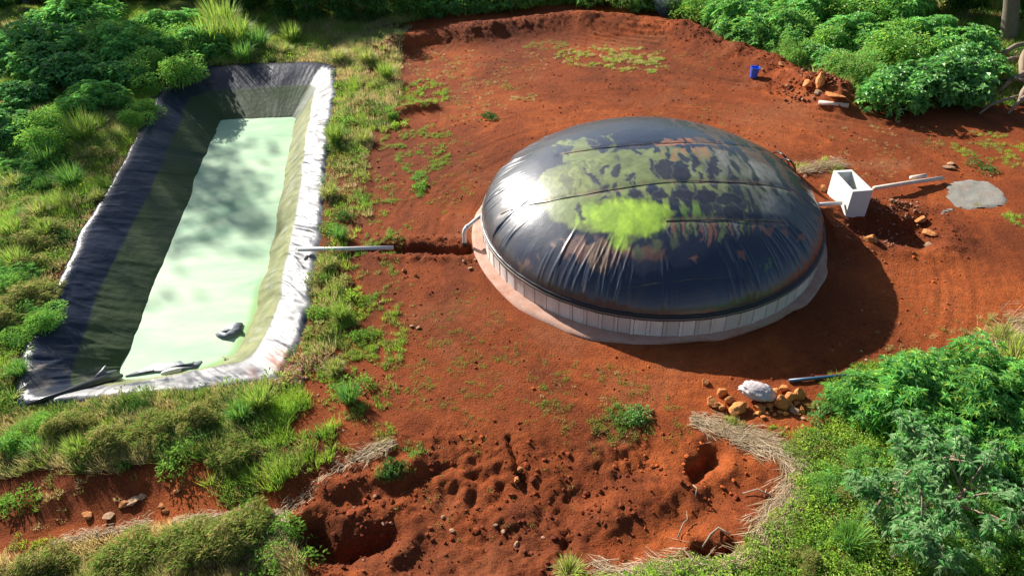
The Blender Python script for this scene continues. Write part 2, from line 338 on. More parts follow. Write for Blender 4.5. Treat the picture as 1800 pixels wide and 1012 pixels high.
# ------------------------------------------------------------------ pond: water and sheet
wx = np.arange(-12, -3.5, .07); wy = np.arange(9, 27, .07); WX, WY = np.meshgrid(wx, wy)
wpoly = INN[::15]; wd = sdist(WX, WY, wpoly); keep = wd < .28
wi = -np.ones(WX.shape, int); wi[keep] = np.arange(keep.sum())
quad = np.stack([wi[:-1, :-1], wi[:-1, 1:], wi[1:, 1:], wi[1:, :-1]], -1).reshape(-1, 4); quad = quad[(quad >= 0).all(1)]
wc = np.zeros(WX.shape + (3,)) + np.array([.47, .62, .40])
tree_refl = fbm((WX * .8 + WY * .55), (WY * .8 - WX * .55) * 2.6, 2.2, 4, 141) + .5 * fbm(WX, WY, 3.5, 2, 149)  # tree reflections and soft tree shade painted in as dark green streaks
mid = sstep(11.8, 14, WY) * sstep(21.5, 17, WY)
t = np.clip(sstep(-.05, .55, tree_refl) * (.25 + .75 * mid) * .8, 0, 1)[..., None]; wc = wc * (1 - t) + np.array([.12, .30, .17]) * t
edge = sstep(-.22, -.02, wd + .08 * fbm(WX, WY, .4, 3, 151)) * sstep(-7.9, -6.9, WX) * sstep(15.5, 14, WY); e_ = edge[..., None] * .85; wc = wc * (1 - e_) + np.array([.20, .36, .05]) * e_
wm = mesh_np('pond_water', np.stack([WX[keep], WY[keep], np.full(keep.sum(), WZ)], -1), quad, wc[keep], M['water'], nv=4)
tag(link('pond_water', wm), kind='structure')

NS = 54
ss = np.r_[np.linspace(-.10, 0, 4)[:-1], np.linspace(0, 1.45, NS)]
T = tt[:, None] + 0 * ss[None]; Sg = ss[None] + 0 * tt[:, None]
edge_w = .10 * fbm(tt, tt * 0, .9, 4, 161)
width = np.hypot(*(OUT - INN).T)
ox = OUT[:, None, :] + (INN - OUT)[:, None, :] * (Sg[..., None] + (edge_w / width)[:, None, None] * (1 - Sg[..., None]).clip(0, 1))
Zs = np.where(Sg < 0, .05 + Sg * 1.5, 0)
profL = np.interp(Sg, [0, .04, .12, .25, 1.0, 1.45], [.03, .055, .03, -.10, WZ, WZ - .75])
profR = np.interp(Sg, [0, .04, .12, .50, .60, 1.0, 1.45], [.03, .055, .03, -.16, -.30, WZ, WZ - .85])
RS = np.clip(sstep(-7.6, -6.0, OUT[:, 0]) * sstep(26.8, 26, OUT[:, 1]), 0, 1); RS = np.convolve(np.r_[RS[-40:], RS, RS[:40]], np.ones(81) / 81, 'valid')[:, None]
prof = profL * (1 - RS) + profR * RS
Zs = np.where(Sg < 0, .03 + Sg * 1.2, prof)
Tm = Lq[-1]
# folds running down the slope, stronger on the right and near banks and at the outer edge
side = np.clip(-.25 * sstep(23, 25, OUT[:, 1]) + sstep(-7.3, -5.5, OUT[:, 0]) * 1.0 + sstep(11.5, 10, OUT[:, 1]) * .8 + sstep(18, 12, OUT[:, 1]) * .5 + .35, 0, 1.1)
f1 = fbm(T + .25 * Sg, Sg * .7, .16, 3, 171); f2 = fbm(T, Sg * 3, .75, 3, 181); f3 = 1 - np.abs(fbm(T + .4 * Sg, Sg * .9, .6, 2, 191)) * 6
wr = .020 * f1 + .022 * f2 + .020 * np.clip(f3, 0, 1)
amp = np.interp(Sg, [-.1, 0, .1, .5, .95, 1.1], [.5, .8, 1.0, .8, .4, 0])
Zs = Zs + wr * amp * side[:, None] + .02 * fbm(ox[..., 0], ox[..., 1], .9, 3, 201) * amp
# colour: black sheet, algae film below the old waterline, sun glare painted pale on the right and near banks
stain_s = .47 + .05 * fbm(tt, tt * 0, 3, 3, 211)
al = sstep(0, .035, Sg - stain_s[:, None]); nn = fbm(ox[..., 0], ox[..., 1], .7, 4, 221); grain = fbm(T, Sg * 2, .35, 4, 231)
colr = np.zeros(Sg.shape + (3,)) + np.array([.014, .021, .042])
def mx(c, t, k): t = np.clip(t, 0, 1)[..., None]; return c * (1 - t) + np.array(k) * t
rightside = np.clip(sstep(-7.6, -6.0, OUT[:, 0]) * sstep(26.4, 25, OUT[:, 1]) + sstep(11.6, 10.6, OUT[:, 1]) * sstep(-9.3, -8.6, OUT[:, 0]), 0, 1)[:, None] + 0 * Sg
colr = mx(colr, .7 * rightside * (1 - al) * sstep(-.6, .5, grain), [.50, .48, .46])
colr = mx(colr, al * (.80 + .2 * nn), [.055, .088, .022]); colr = mx(colr, al * rightside * (.75 + .5 * grain), [.25, .26, .11])  # algae film; its sunlit khaki on the right bank is painted in
bandr = rightside * sstep(.12, .02, np.abs(Sg - .72 + .1 * grain) - .05) * sstep(.1, .5, f1); colr = mx(colr, bandr * .5, [.32, .33, .27])
cw = at(490, 640); redd = sstep(.9, .2, np.hypot(ox[..., 0] - cw[0], ox[..., 1] - cw[1]) + .25 * nn) * sstep(-.4, .3, f1); colr = mx(colr, redd * .8 * (Sg < .45), [.36, .12, .06])
dl = at(110, 665, -.3); mud = sstep(1.1, .3, np.hypot(ox[..., 0] - dl[0], ox[..., 1] - dl[1]) + .3 * nn) * sstep(-.2, .5, grain + nn * .5); colr = mx(colr, mud * .7, [.24, .21, .17])
rg = .34 + .26 * al + .10 * nn + .12 * rightside + .06 * sstep(23, 25, OUT[:, 1])[:, None]
li = np.arange(NP * len(ss)).reshape(NP, len(ss)); li2 = np.roll(li, -1, 0)
F = np.stack([li[:, :-1], li[:, 1:], li2[:, 1:], li2[:, :-1]], -1).reshape(-1, 4)[:, ::-1]
lm = mesh_np('pond_liner', np.stack([ox[..., 0], ox[..., 1], Zs], -1).reshape(-1, 3), F, colr.reshape(-1, 3), M['liner'], nv=4, extra={'rough': np.clip(rg, .2, .8).reshape(-1)})
liner = tag(link('pond_liner', lm), 'black plastic sheet lining the sloping banks of the long green pond', 'pond liner')
# loose fold of sheet in the near left corner
fb = MB(); fp = [(48,712,.02),(80,702,.0),(115,692,-.12),(150,680,-.35),(185,669,-.65),(214,661,-.92)]
fb.tube([(*at(a, b, z + .08), z + .10) for a, b, z in fp], [.03, .05, .07, .10, .11, .05], 7)
tag(link('fold', fb.mesh('fold', M['black'], True), liner), 'dark loose fold of sheet in the near left corner')
fb = MB(); fp = [(172,668,-.62),(183,655,-.68),(188,646,-.62)]
fb.tube([(*at(a, b, z), z + .06) for a, b, z in fp], [.06, .05, .02], 6); fb.tube([(*at(a, b, z), z + .05) for a, b, z in ((175,668,-.66),(190,660,-.75),(206,654,-.88))], [.05, .05, .02], 6)
link('fold', fb.mesh('fold', M['scrap'], True), liner)

# ------------------------------------------------------------------ digester
root = tag(link('biogas_digester', None, loc=(TC[0], TC[1], 0)), 'round biogas tank with inflated black cover stained by green algae', 'biogas digester')
def dome_z(X, Y):
    r = np.hypot(X - TC[0], Y - TC[1]) / TR; r = np.clip(r, 0, 1)
    return TH + TD * (1 - r ** 2.0) ** .60
def at_dome(px, py):
    a = np.array(at(px, py, TH + TD + .1)); b = np.array(at(px, py, TH)); ts = np.linspace(0, 1, 300)
    X = a[0] + (b[0] - a[0]) * ts; Y = a[1] + (b[1] - a[1]) * ts; Z = TH + TD + .1 + (-TD - .1) * ts
    k = int(np.argmax(Z <= dome_z(X, Y))); k = k if Z[k] <= dome_z(X[k], Y[k]) else 299
    return (X[k], Y[k])
def D(pts): return np.array([at_dome(a, b) for a, b in pts])
NA, NR = 1000, 165
rad = np.r_[np.linspace(0.0015, .80, 105), np.linspace(.80, 1, 62)[1:]]; NR = len(rad); ang = np.linspace(0, 2 * np.pi, NA, endpoint=False)
A, R_ = np.meshgrid(ang, rad, indexing='ij')
DX = TC[0] + TR * R_ * np.cos(A); DY = TC[1] + TR * R_ * np.sin(A); DZ = dome_z(DX, DY)
# skirt folds at the rim
arc = A * TR; inward = (1 - R_) * TR
rs = np.random.default_rng(5); fold = np.zeros_like(DZ)
clumps = rs.uniform(0, 2 * np.pi, 64); fa = np.concatenate([c + rs.normal(0, .06, rs.integers(3, 9)) for c in clumps])
for a0 in fa:
    wd_ = rs.uniform(.016, .032); ln = rs.uniform(.25, 1.0) ** 1.3 * 1.1 + .1; am = rs.uniform(.018, .046); sk = rs.uniform(-.18, .18)
    da = (A - a0 + np.pi) % (2 * np.pi) - np.pi; rows = np.abs(da[:, 0]) < .12
    x = da[rows] * TR - sk * inward[rows]; s_ = inward[rows] / ln
    fold[rows] += am * np.exp(-(x / wd_) ** 2) * np.clip(1 - s_, 0, 1) ** .8 * sstep(0, .06, inward[rows])
fold += .010 * fbm(arc, inward * .35, .17, 3, 241) * sstep(.7, .0, inward) + .02 * fbm(DX, DY, 1.1, 3, 242)
DZ = DZ + fold
# seams (straight weld lines across the cover)
seam_px = [[(985,272),(1040,262),(1100,256),(1180,251),(1270,253),(1350,268)], [(880,376),(960,355),(1030,342),(1100,329),(1180,320),(1280,320),(1390,335)],
           [(1170,388),(1240,386),(1310,387),(1380,392)], [(1075,512),(1130,502),(1190,494),(1260,489),(1330,490)]]
seams = [D(s) for s in seam_px]
for sidx, sm in enumerate(seams):      # a shallow valley along each weld
    d = dline(DX, DY, sm); DZ -= .016 * np.exp(-(d / .10) ** 2)
dc = np.zeros(DX.shape + (3,)) + np.array([.014, .024, .046]); rgh = np.full(DX.shape, .25)
nA = fbm(DX, DY, .30, 4, 251); nB = fbm(DX, DY, .10, 3, 261); nC = fbm(DX, DY, 1.0, 4, 271)
WXd = DX + .11 * nA + .06 * nB; WYd = DY + .11 * fbm(DX, DY, .3, 4, 281) + .06 * fbm(DX, DY, .09, 3, 283)
def paint(poly, col, t=1., rough=None, feather=None, ragged=True):
    global dc, rgh
    X_, Y_ = (WXd, WYd) if ragged else (DX, DY)
    pl = D(poly); x0, y0 = pl.min(0) - .3; x1, y1 = pl.max(0) + .3; m = (DX > x0) & (DX < x1) & (DY > y0) & (DY < y1)
    sd = sdist(X_[m], Y_[m], pl); k = sstep(.02, -.03 if feather is None else -feather, sd) * t
    tex = 1 + .35 * nB[m]; dc[m] = dc[m] * (1 - k[:, None]) + np.array(col) * k[:, None] * tex[:, None]
    if rough is not None: rgh[m] = rgh[m] * (1 - k) + rough * k
def ell(px, py, rx, ry, rot=0, n=14):
    a = np.linspace(0, 2 * np.pi, n, endpoint=False); c, s = math.cos(rot), math.sin(rot)
    return [(px + rx * math.cos(t) * c - ry * math.sin(t) * s, py + rx * math.cos(t) * s + ry * math.sin(t) * c) for t in a]
olive = (.165, .200, .070); lime = (.33, .54, .04); brown = (.20, .085, .045); grey = (.15, .155, .13); voidc = (.018, .023, .036); dusty = (.24, .115, .07)
TA = np.arctan2(DY - TC[1], DX - TC[0]); runs = fbm(DX + .10 * DY + .10 * nA, DY * .26, .15, 4, 284) + .5 * fbm(DX + .2 * nA, DY * .45, .42, 3, 285)
def film(poly, col, t=1., rough=None, feather=.1, bias=.0, k_=.12):
    """a film broken into fingers that run down the slope"""
    global dc, rgh
    pl = D(poly); sd = sdist(WXd, WYd, pl); k = sstep(.05, -feather, sd + .12 * runs) * sstep(-k_, k_, runs + bias) * t
    dc = dc * (1 - k[..., None]) + np.array(col) * k[..., None] * (1 + .3 * nB + .35 * nA)[..., None]
    if rough is not None: rgh = rgh * (1 - k) + rough * k
# dusty haze over the right half, mud patches
paint([(1150,262),(1290,262),(1380,300),(1435,360),(1445,420),(1400,440),(1300,440),(1200,400)], (.045,.050,.045), .5, .42, .5)
film([(1200,240),(1330,258),(1400,310),(1432,370),(1400,360),(1370,330),(1310,292)], (.16,.10,.06), .8, .5, .15, .0)
film([(1120,205),(1200,207),(1300,235),(1370,280),(1330,270),(1200,232)], (.12,.075,.05), .6, .4, .1)
film([(1150,250),(1215,243),(1225,252),(1160,258)], (.34,.14,.07), .9, .5, .03, .3)
film([(935,445),(985,420),(1040,412),(1100,425),(1180,440),(1170,462),(1100,456),(1080,475),(1030,465),(990,456),(950,456)], brown, .7, .5, .12, .1)
paint([(1032,430),(1060,420),(1075,430),(1070,470),(1060,488),(1038,482),(1030,460)], (.17,.095,.045), .75, .5, .06)
film([(900,466),(925,445),(940,462),(915,475)], dusty, .7, .5, .05, .1)
# olive film between the welds: closed on the left, fingers on the right
paint([(935,330),(958,300),(1000,285),(1040,274),(1080,272),(1100,290),(1090,318),(1060,330),(1060,345),(1000,348),(960,352)], olive, .80, .30, .12)
film([(935,330),(958,300),(1000,285),(1040,274),(1080,272),(1100,290),(1090,318),(1060,330),(1060,345),(1000,348),(960,352)], (.24,.28,.08), .6, .32, .05, -.1, .08)
film([(935,330),(958,300),(1000,285),(1040,274),(1080,272),(1100,290),(1090,318),(1060,345),(1000,348),(960,352)], (.04,.05,.04), .6, .28, .0, -.42, .06)
film([(1060,268),(1150,258),(1260,262),(1330,282),(1372,318),(1392,352),(1370,372),(1320,380),(1250,384),(1200,372),(1140,350),(1050,345)], olive, .95, .32, .08, .10)
film([(1150,262),(1240,258),(1330,282),(1340,300),(1250,284),(1180,290)], (.30,.13,.07), .7, .45, .05, -.1)
paint([(935,350),(1000,345),(1080,338),(1110,345),(1150,352),(1190,372),(1180,402),(1120,420),(1100,442),(1075,440),(1065,415),(1005,408),(965,385)], (.15,.20,.055), 1, .3, .10)
film([(972,256),(992,244),(1010,250),(1025,240),(1040,262),(1060,268),(1075,250),(1058,240),(1072,236),(1080,256),(1072,272),(1040,280),(985,288),(985,268)], olive, .95, .32, .04, .25)
film([(1240,258),(1340,284),(1385,325),(1405,356),(1390,385),(1340,390),(1300,352),(1270,310)], grey, .85, .38, .08, .05, .06)
film([(1250,262),(1350,290),(1400,340),(1410,380),(1300,385),(1240,320)], (.26,.26,.23), .6, .4, .08, -.28, .04)
# lime centre, feathering out
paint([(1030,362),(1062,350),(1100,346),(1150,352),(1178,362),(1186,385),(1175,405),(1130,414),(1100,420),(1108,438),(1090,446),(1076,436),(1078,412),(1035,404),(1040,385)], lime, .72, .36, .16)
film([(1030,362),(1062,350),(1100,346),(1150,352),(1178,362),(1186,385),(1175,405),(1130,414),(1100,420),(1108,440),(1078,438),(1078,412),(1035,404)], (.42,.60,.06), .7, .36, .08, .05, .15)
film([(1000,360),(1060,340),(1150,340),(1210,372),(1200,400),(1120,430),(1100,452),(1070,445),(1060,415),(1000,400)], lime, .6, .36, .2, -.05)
film([(1180,372),(1240,350),(1295,348),(1295,362),(1240,384),(1180,400)], (.13,.25,.04), .85, .35, .10, .1)
film([(1325,468),(1350,452),(1362,468),(1336,482)], (.08,.20,.02), .9, .4, .08, .2)
# dark drip-shaped gaps
for e in [(1045,314,5,20,-.9),(1062,300,6,9,.3),(1084,300,8,13,.2),(1106,312,14,3.5,-.4),(1030,297,4,4,.2),(1150,298,6,20,-.35),(1172,298,22,18,.1),(1198,302,18,17,.2),(1222,286,6,16,-.3),(1253,292,11,22,.1),(1236,312,4,14,-.2),(1280,302,3,15,.1),
          (1118,340,14,7,.1),(1160,342,15,8,0),(1205,342,20,9,0),(1240,346,26,12,0),(1280,352,22,12,0),(1290,374,20,14,0),(1020,370,5,16,-.5),(1064,347,13,2.5,-.2),(1183,352,2.5,8,-.5),(1040,250,14,4,.2),(998,262,2.5,8,-.5)]:
    paint(ell(e[0], e[1], e[2] + 1.6, e[3] + 1.6, e[4]), (.17, .18, .12), .45, .35, .03); paint(ell(*e), voidc, .93, .26)
for e in [(1222,300,2,20,-.5),(1237,285,2,22,-.35),(1262,310,2,16,.5)]:
    paint(ell(*e), (.20,.21,.19), .8, .4)
# fringe of runs below the third weld
rr_ = random.Random(3); x = 1170
while x < 1345:
    w_ = rr_.uniform(3, 7); h_ = rr_.uniform(16, 46) * (1 if x < 1290 else .7); c_ = rr_.choice([olive, (.10,.13,.04), grey, (.22,.22,.20), dusty, olive])
    paint([(x, 384), (x + w_, 384), (x + w_ * .8 + h_ * .12, 388 + h_ * .6), (x + h_ * .22 + 1, 388 + h_), (x + h_ * .1, 388 + h_ * .6)], c_, .85, .38, .015); x += w_ + rr_.uniform(2, 6)
for e in [(1120,440,10,14,0),(1150,430,14,16,0),(1185,425,10,18,.1),(1205,412,6,14,0)]: paint(ell(*e), olive, .55, .4, .1)
for pl in [[(1340,398),(1372,400),(1352,415),(1345,412)],[(1405,415),(1414,412),(1418,430),(1400,432)],[(1298,436),(1310,436),(1308,456),(1294,452)],[(1240,400),(1252,398),(1254,430),(1246,438)],[(1212,450),(1232,450),(1224,460)],[(1375,405),(1385,400),(1382,420)]]:
    paint(pl, (.26,.10,.05), .85, .5)
rim_dust = sstep(.93, 1.0, R_ + .04 * nA) * .35; dc = dc * (1 - rim_dust[..., None]) + np.array([.11, .07, .055]) * rim_dust[..., None]
stripe = sstep(.2, .6, fbm(arc, inward * .25, .16, 3, 291)) * sstep(1.3, .2, inward) * .25 * (DY < TC[1]); dc = dc * (1 - stripe[..., None]) + np.array([.10, .075, .06]) * stripe[..., None]
for sm in seams[:3]:
    d = dline(DX, DY, sm); k = sstep(.07, .02, np.abs(d - .05)) * sstep(-.2, .3, nA) * .5; dc = dc * (1 - k[..., None]) + np.array([.26, .17, .11]) * k[..., None]
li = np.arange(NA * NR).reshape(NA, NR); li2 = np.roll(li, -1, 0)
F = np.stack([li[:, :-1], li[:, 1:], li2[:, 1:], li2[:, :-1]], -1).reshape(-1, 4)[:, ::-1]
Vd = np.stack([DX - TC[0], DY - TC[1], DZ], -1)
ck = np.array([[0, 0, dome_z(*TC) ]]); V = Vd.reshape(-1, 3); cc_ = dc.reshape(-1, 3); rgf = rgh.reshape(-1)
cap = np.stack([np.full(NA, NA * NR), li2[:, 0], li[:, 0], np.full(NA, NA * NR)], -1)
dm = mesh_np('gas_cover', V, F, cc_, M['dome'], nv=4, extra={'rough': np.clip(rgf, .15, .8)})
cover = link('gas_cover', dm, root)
for sm in seams:
    L_ = np.r_[0, np.cumsum(np.hypot(*np.diff(sm, axis=0).T))]; ts = np.linspace(0, L_[-1], 60)
    X = np.interp(ts, L_, sm[:, 0]); Y = np.interp(ts, L_, sm[:, 1]); Z = dome_z(X, Y) - .016 + .004 + .004 * np.sin(ts * 9)
    mb = MB(); mb.tube([(a - TC[0], b - TC[1], c) for a, b, c in zip(X, Y, Z)], .009, 5); link('seam', mb.mesh('seam', M['seam'], True), cover)
def ring(r0, r1, z0, z1, n=220, wob=0, seed=0):
    V = []; 
    for k in range(n):
        a = 2 * math.pi * k / n; w_ = wob * math.sin(a * 23 + seed) * .5 + wob * math.sin(a * 61)
        c, s = math.cos(a), math.sin(a); V += [(r0 * c, r0 * s, z0), (r1 * c, r1 * s, z0 + w_), (r1 * c, r1 * s, z1 + w_), (r0 * c, r0 * s, z1 + w_)]
    F = []
    for k in range(n):
        a = k * 4; b = ((k + 1) % n) * 4
        for i in range(4): F.append((a + i, b + i, b + (i + 1) % 4, a + (i + 1) % 4))
    return MB().add(V, F)
link('cover_skirt', ring(TR - .03, TR + .035, TH - .035, TH + .03, wob=.005).mesh('cover_skirt', M['black'], True), root)
link('clamp_strip', ring(TR - .02, TR + .052, TH - .075, TH - .036, wob=.003).mesh('clamp_strip', M['strip'], True), root)
link('cover_hem', ring(TR - .02, TR + .045, TH - .098, TH - .076, wob=.005).mesh('cover_hem', M['black'], True), root)
link('wall_core', ring(TR - .12, TR - .012, -.05, TH - .10).mesh('wall_core', M['joint'], True), root)
NPAN = 78
def panel_mesh(nm, w_, out):
    mb = MB(); n = 3; hw = w_ / 2; r = TR + out
    V = []
    for k in range(n + 1):
        a = (k / n - .5) * w_ / TR; c, s = math.cos(a), math.sin(a)
        V += [((TR - .06) * c, (TR - .06) * s, -.06), (r * c, r * s, -.06), (r * c, r * s, TH - .105), ((TR - .06) * c, (TR - .06) * s, TH - .105)]
    F = [(0, 3, 2, 1), (n * 4, n * 4 + 1, n * 4 + 2, n * 4 + 3)]
    for k in range(n):
        a = k * 4; b = a + 4
        for i in range(4): F.append((a + i, a + (i + 1) % 4, b + (i + 1) % 4, b + i))
    return mb.add(V, F).mesh(nm, M['panel'])
step = 2 * math.pi * TR / NPAN
pa, pb_ = panel_mesh('panel', step * .74, .012), panel_mesh('panel', step * .20, .022)
for k in range(NPAN):
    a = 2 * math.pi * k / NPAN
    link('panel', pa, root, rot=(0, 0, a)); link('joint_strip', pb_, root, rot=(0, 0, a + math.pi / NPAN))
# apron slab
n = 360; a = np.linspace(0, 2 * np.pi, n, endpoint=False); ro_ = TR + .15 + .12 * fbm(np.cos(a) * 4, np.sin(a) * 4, 1.6, 3, 301) + .16 * np.cos(a - 3.7) + .16 * sstep(.30, .15, np.abs(a - 5.62))
rings = [TR - .1, TR + .2, None, None]; V = []
for k in range(n):
    c, s = math.cos(a[k]), math.sin(a[k]); w_ = .006 * math.sin(k * .9)
    V += [((TR - .1) * c, (TR - .1) * s, .045), ((TR + .2) * c, (TR + .2) * s, .04 + w_), (ro_[k] * c, ro_[k] * s, .03), ((ro_[k] + .02) * c, (ro_[k] + .02) * s, -.15)]
F = []
for k in range(n):
    p0 = k * 4; p1 = ((k + 1) % n) * 4
    for i in range(3): F.append((p0 + i, p0 + i + 1, p1 + i + 1, p1 + i))
link('base_slab', MB().add(V, F).mesh('base_slab', M['apron'], True), root)
# outlet elbow
def arc_pts(p, q, r, n=5):    # rounded corner between unit dirs
    return None
p0 = Vector((TC[0] - TR + .02, TC[1] + .28, .44)); e1 = Vector((*at(815, 404, .42), .42)); e2 = Vector((*at(819, 430, .0), .02))
mb = MB(); pts = [p0, e1 + (p0 - e1).normalized() * .12, e1 + (p0 - e1).normalized() * .04 + Vector((0, 0, -.02)), e1 + Vector((0, 0, -.10)), e1 + Vector((0, 0, -.30)), Vector((e1.x, e1.y, -.25))]
mb.tube(pts, .05, 12)
outlet = tag(link('outlet_pipe', mb.mesh('outlet_pipe', M['pvc'], True)), 'white elbow pipe bending down from the tank wall into the trench', 'pipe')
mb = MB(); d_ = (p0 - e1).normalized(); mb.tube([e1 + d_ * .10, e1 + d_ * .19], .06, 12); link('collar', mb.mesh('collar', M['pvc'], True), outlet)
mb = MB(); mb.tube([(e1.x, e1.y, .06), (e1.x, e1.y, -.06)], .065, 12); link('collar', mb.mesh('collar', M['black'], True), outlet)

# ------------------------------------------------------------------ pipes, inlet box
mb = MB(); a_ = at(524, 439, .16); b_ = at(692, 436, .02); mb.tube([(*a_, .17), ((a_[0] + b_[0]) / 2, (a_[1] + b_[1]) / 2 - .01, .10), (*b_, .03)], .052, 14)
tag(link('overflow_pipe', mb.mesh('overflow_pipe', M['pvc'], True)), 'straight white plastic pipe crossing the pond edge into the trench', 'pipe')
BZ0, BZ1 = -.15, .70
bc = [Vector((*at(1499, 337, .7), 0)), Vector((*at(1535, 334, .7), 0)), Vector((*at(1497, 298, .7), 0)), Vector((*at(1465, 300, .7), 0))]
inb = link('inlet_box', None, loc=(8.83, 15.9, 0)); tag(inb, 'open topped grey concrete box standing beside the round tank', 'concrete box')
cxy = Vector((8.83, 15.9, 0)); cc = sum(bc, Vector()) / 4
def wallq(i, j, t=.075):
    a, b = bc[i], bc[j]; ai = a + (cc - a).normalized() * t * 1.5; bi = b + (cc - b).normalized() * t * 1.5
    return MB().add([(*(p - cxy).xy, z) for z in (BZ0, BZ1) for p in (a, b, bi, ai)], [(0, 3, 2, 1), (4, 5, 6, 7), (0, 1, 5, 4), (1, 2, 6, 5), (2, 3, 7, 6), (3, 0, 4, 7)])
for i in range(4): link('side_wall', wallq(i, (i + 1) % 4).mesh('side_wall', M['grit']), inb)
ins = [p + (cc - p).normalized() * .11 for p in bc]
# sloping infill inside the box
link('inner_floor', MB().add([(*(p - cxy).xy, z) for p, z in zip(ins, (.10, .10, .1, .1))], [(0, 1, 2, 3)]).mesh('inner_floor', M['gritin']), inb)
mb = MB(); mb.tube([(TC[0] + TR - .05, 15.62, .16), (*at(1480, 357, .25), .25)], .05, 10)
tag(link('feed_pipe', mb.mesh('feed_pipe', M['pvc'], True)), 'short white pipe joining the concrete box to the round tank', 'pipe')
g1 = Vector((*at(1536, 331, .25), .25)); g2 = Vector((*at(1657, 313, .12), .12)); mb = MB(); mb.tube([g1, (g1 + g2) / 2 + Vector((0, 0, .01)), g2], .056, 12)
tag(link('inlet_pipe', mb.mesh('inlet_pipe', M['pvccream'], True)), 'long cream pipe running right from the concrete box to the cement patch', 'pipe')
mb = MB(); g1 = Vector((*at(1601, 313, .2), .2)); g2 = Vector((*at(1627, 309, .2), .2)); mb.tube([g1, g2], .06, 12)
o = tag(link('pipe_offcut', mb.mesh('pipe_offcut', M['pvccream'], True)), 'short cream pipe offcut lying against the long inlet pipe', 'pipe')
g1 = gp(1438, 184, .07); g2 = gp(1492, 184, .08); mb = MB(); mb.tube([g1, g2], .075, 12)
tag(link('pipe_offcut', mb.mesh('pipe_offcut', M['pvccream'], True)), 'cream pipe piece lying by the rubble below the shrubs', 'pipe')
g1 = gp(1386, 672, .05); g2 = gp(1470, 664, .05); g3 = gp(1512, 660, .06); mb = MB(); mb.tube([g1, g2, g3], .036, 12)
tag(link('blue_pipe', mb.mesh('blue_pipe', M['blue'], True)), 'dark blue pipe lying on red soil between rocks and bush', 'pipe')
# black hoses by the far right of the tank
for pts, lb in (([(1358,272,.35),(1364,267,.62),(1376,272,.72),(1384,282,.55),(1388,292,.1)], 'thin black hose arching up behind the tank rim, the shorter loop'), ([(1368,284,.3),(1376,279,.6),(1390,284,.72),(1397,295,.45),(1398,306,.05)], 'thin black hose arching up behind the tank rim, the longer loop')):
    pp = [Vector((*at(a, b, z), z)) for a, b, z in pts]; fine_ = []
    for i in range(len(pp) - 1):
        q0 = pp[max(i - 1, 0)]; q1 = pp[i]; q2 = pp[i + 1]; q3 = pp[min(i + 2, len(pp) - 1)]
        for k in range(6):
            t = k / 6; fine_.append(.5 * ((2 * q1) + (-q0 + q2) * t + (2 * q0 - 5 * q1 + 4 * q2 - q3) * t * t + (-q0 + 3 * q1 - 3 * q2 + q3) * t ** 3))
    fine_.append(pp[-1]); mb = MB(); mb.tube(fine_, .026, 8); tag(link('hose', mb.mesh('hose', M['black'], True)), lb, 'hose', 'black hoses behind the tank')

# cement patch
def sheet(name, poly, m, z, jag=.08, step=.07, lift=0):
    pl = P(poly); x0, y0 = pl.min(0) - .2; x1, y1 = pl.max(0) + .2; X, Y = np.meshgrid(np.arange(x0, x1, step), np.arange(y0, y1, step))
    sd = sdist(X + jag * 2 * fbm(X, Y, .4, 3, 311), Y + jag * 2 * fbm(X, Y, .4, 3, 321), pl); k = sd < 0; i_ = -np.ones(X.shape, int); i_[k] = np.arange(k.sum())
    qd = np.stack([i_[:-1, :-1], i_[:-1, 1:], i_[1:, 1:], i_[1:, :-1]], -1).reshape(-1, 4); qd = qd[(qd >= 0).all(1)]
    Z = terrain(X, Y) + z + lift * sstep(0, -.3, sd) - .03 * sstep(-.10, 0, sd) + .016 * fbm(X, Y, .2, 3, 331); return mesh_np(name, np.stack([X[k], Y[k], Z[k]], -1), qd, None, m, nv=4)
tag(link('cement_patch', sheet('cement_patch', [(1658,322),(1700,315),(1740,318),(1768,335),(1775,352),(1760,366),(1715,368),(1680,362),(1662,345)], M['cement'], .022, lift=.0)), 'grey spilt cement patch on red soil at the end of the inlet pipe', 'cement patch')
tag(link('cement_patch', sheet('cement_patch', [(1650,375),(1660,365),(1682,362),(1678,374),(1662,384)], M['cement'], .022)), 'small grey cement splash just left of the big cement patch', 'cement patch')

# ------------------------------------------------------------------ small things
def rock_mesh(seed, sx=1, sy=1, sz=.8, m=None, cuts=12, name='rock', sub=2):
    import bmesh
    bm = bmesh.new(); bmesh.ops.create_icosphere(bm, subdivisions=sub, radius=.5); r = random.Random(seed)
    pl = []
    for _ in range(cuts):
        n_ = Vector((r.gauss(0, 1), r.gauss(0, 1), r.gauss(0, 1))).normalized(); pl.append((n_, r.uniform(.22, .40)))
    for v in bm.verts:
        for n_, d in pl:
            e = v.co.dot(n_) - d
            if e > 0: v.co -= n_ * e * .98
        v.co *= 1 + r.uniform(-.04, .04); v.co.x *= sx; v.co.y *= sy; v.co.z *= sz
    me = bpy.data.meshes.new(name); bm.to_mesh(me); bm.free()
    if m: me.materials.append(m)
    return me
RM = [rock_mesh(i, m=M['stone'], sub=3 if i < 8 else 2) for i in range(10)]
PM = [rock_mesh(30 + i, m=M['pstone'], sz=.6, sub=1) for i in range(5)]
def rock(px, py, w_px, h_px, label, mesh=None, cat='rock', group=None, tall=None, name='rock'):
    g = gp(px, py + h_px * .35); d = math.sqrt(g.x ** 2 + g.y ** 2 + (10 - g.z) ** 2); s = w_px * d / CAM_F * 1.08; hh = h_px * d / CAM_F * 1.1
    me = mesh or random.choice(RM); o = link(name, me, loc=(g.x, g.y, g.z + hh * .22), rot=(random.uniform(-.3, .3), random.uniform(-.3, .3), random.uniform(0, 6.3)), sc=(s * random.uniform(.95, 1.25), s * random.uniform(.75, 1.1), hh * 1.15 if tall is None else tall))
    return tag(o, label, cat, group)
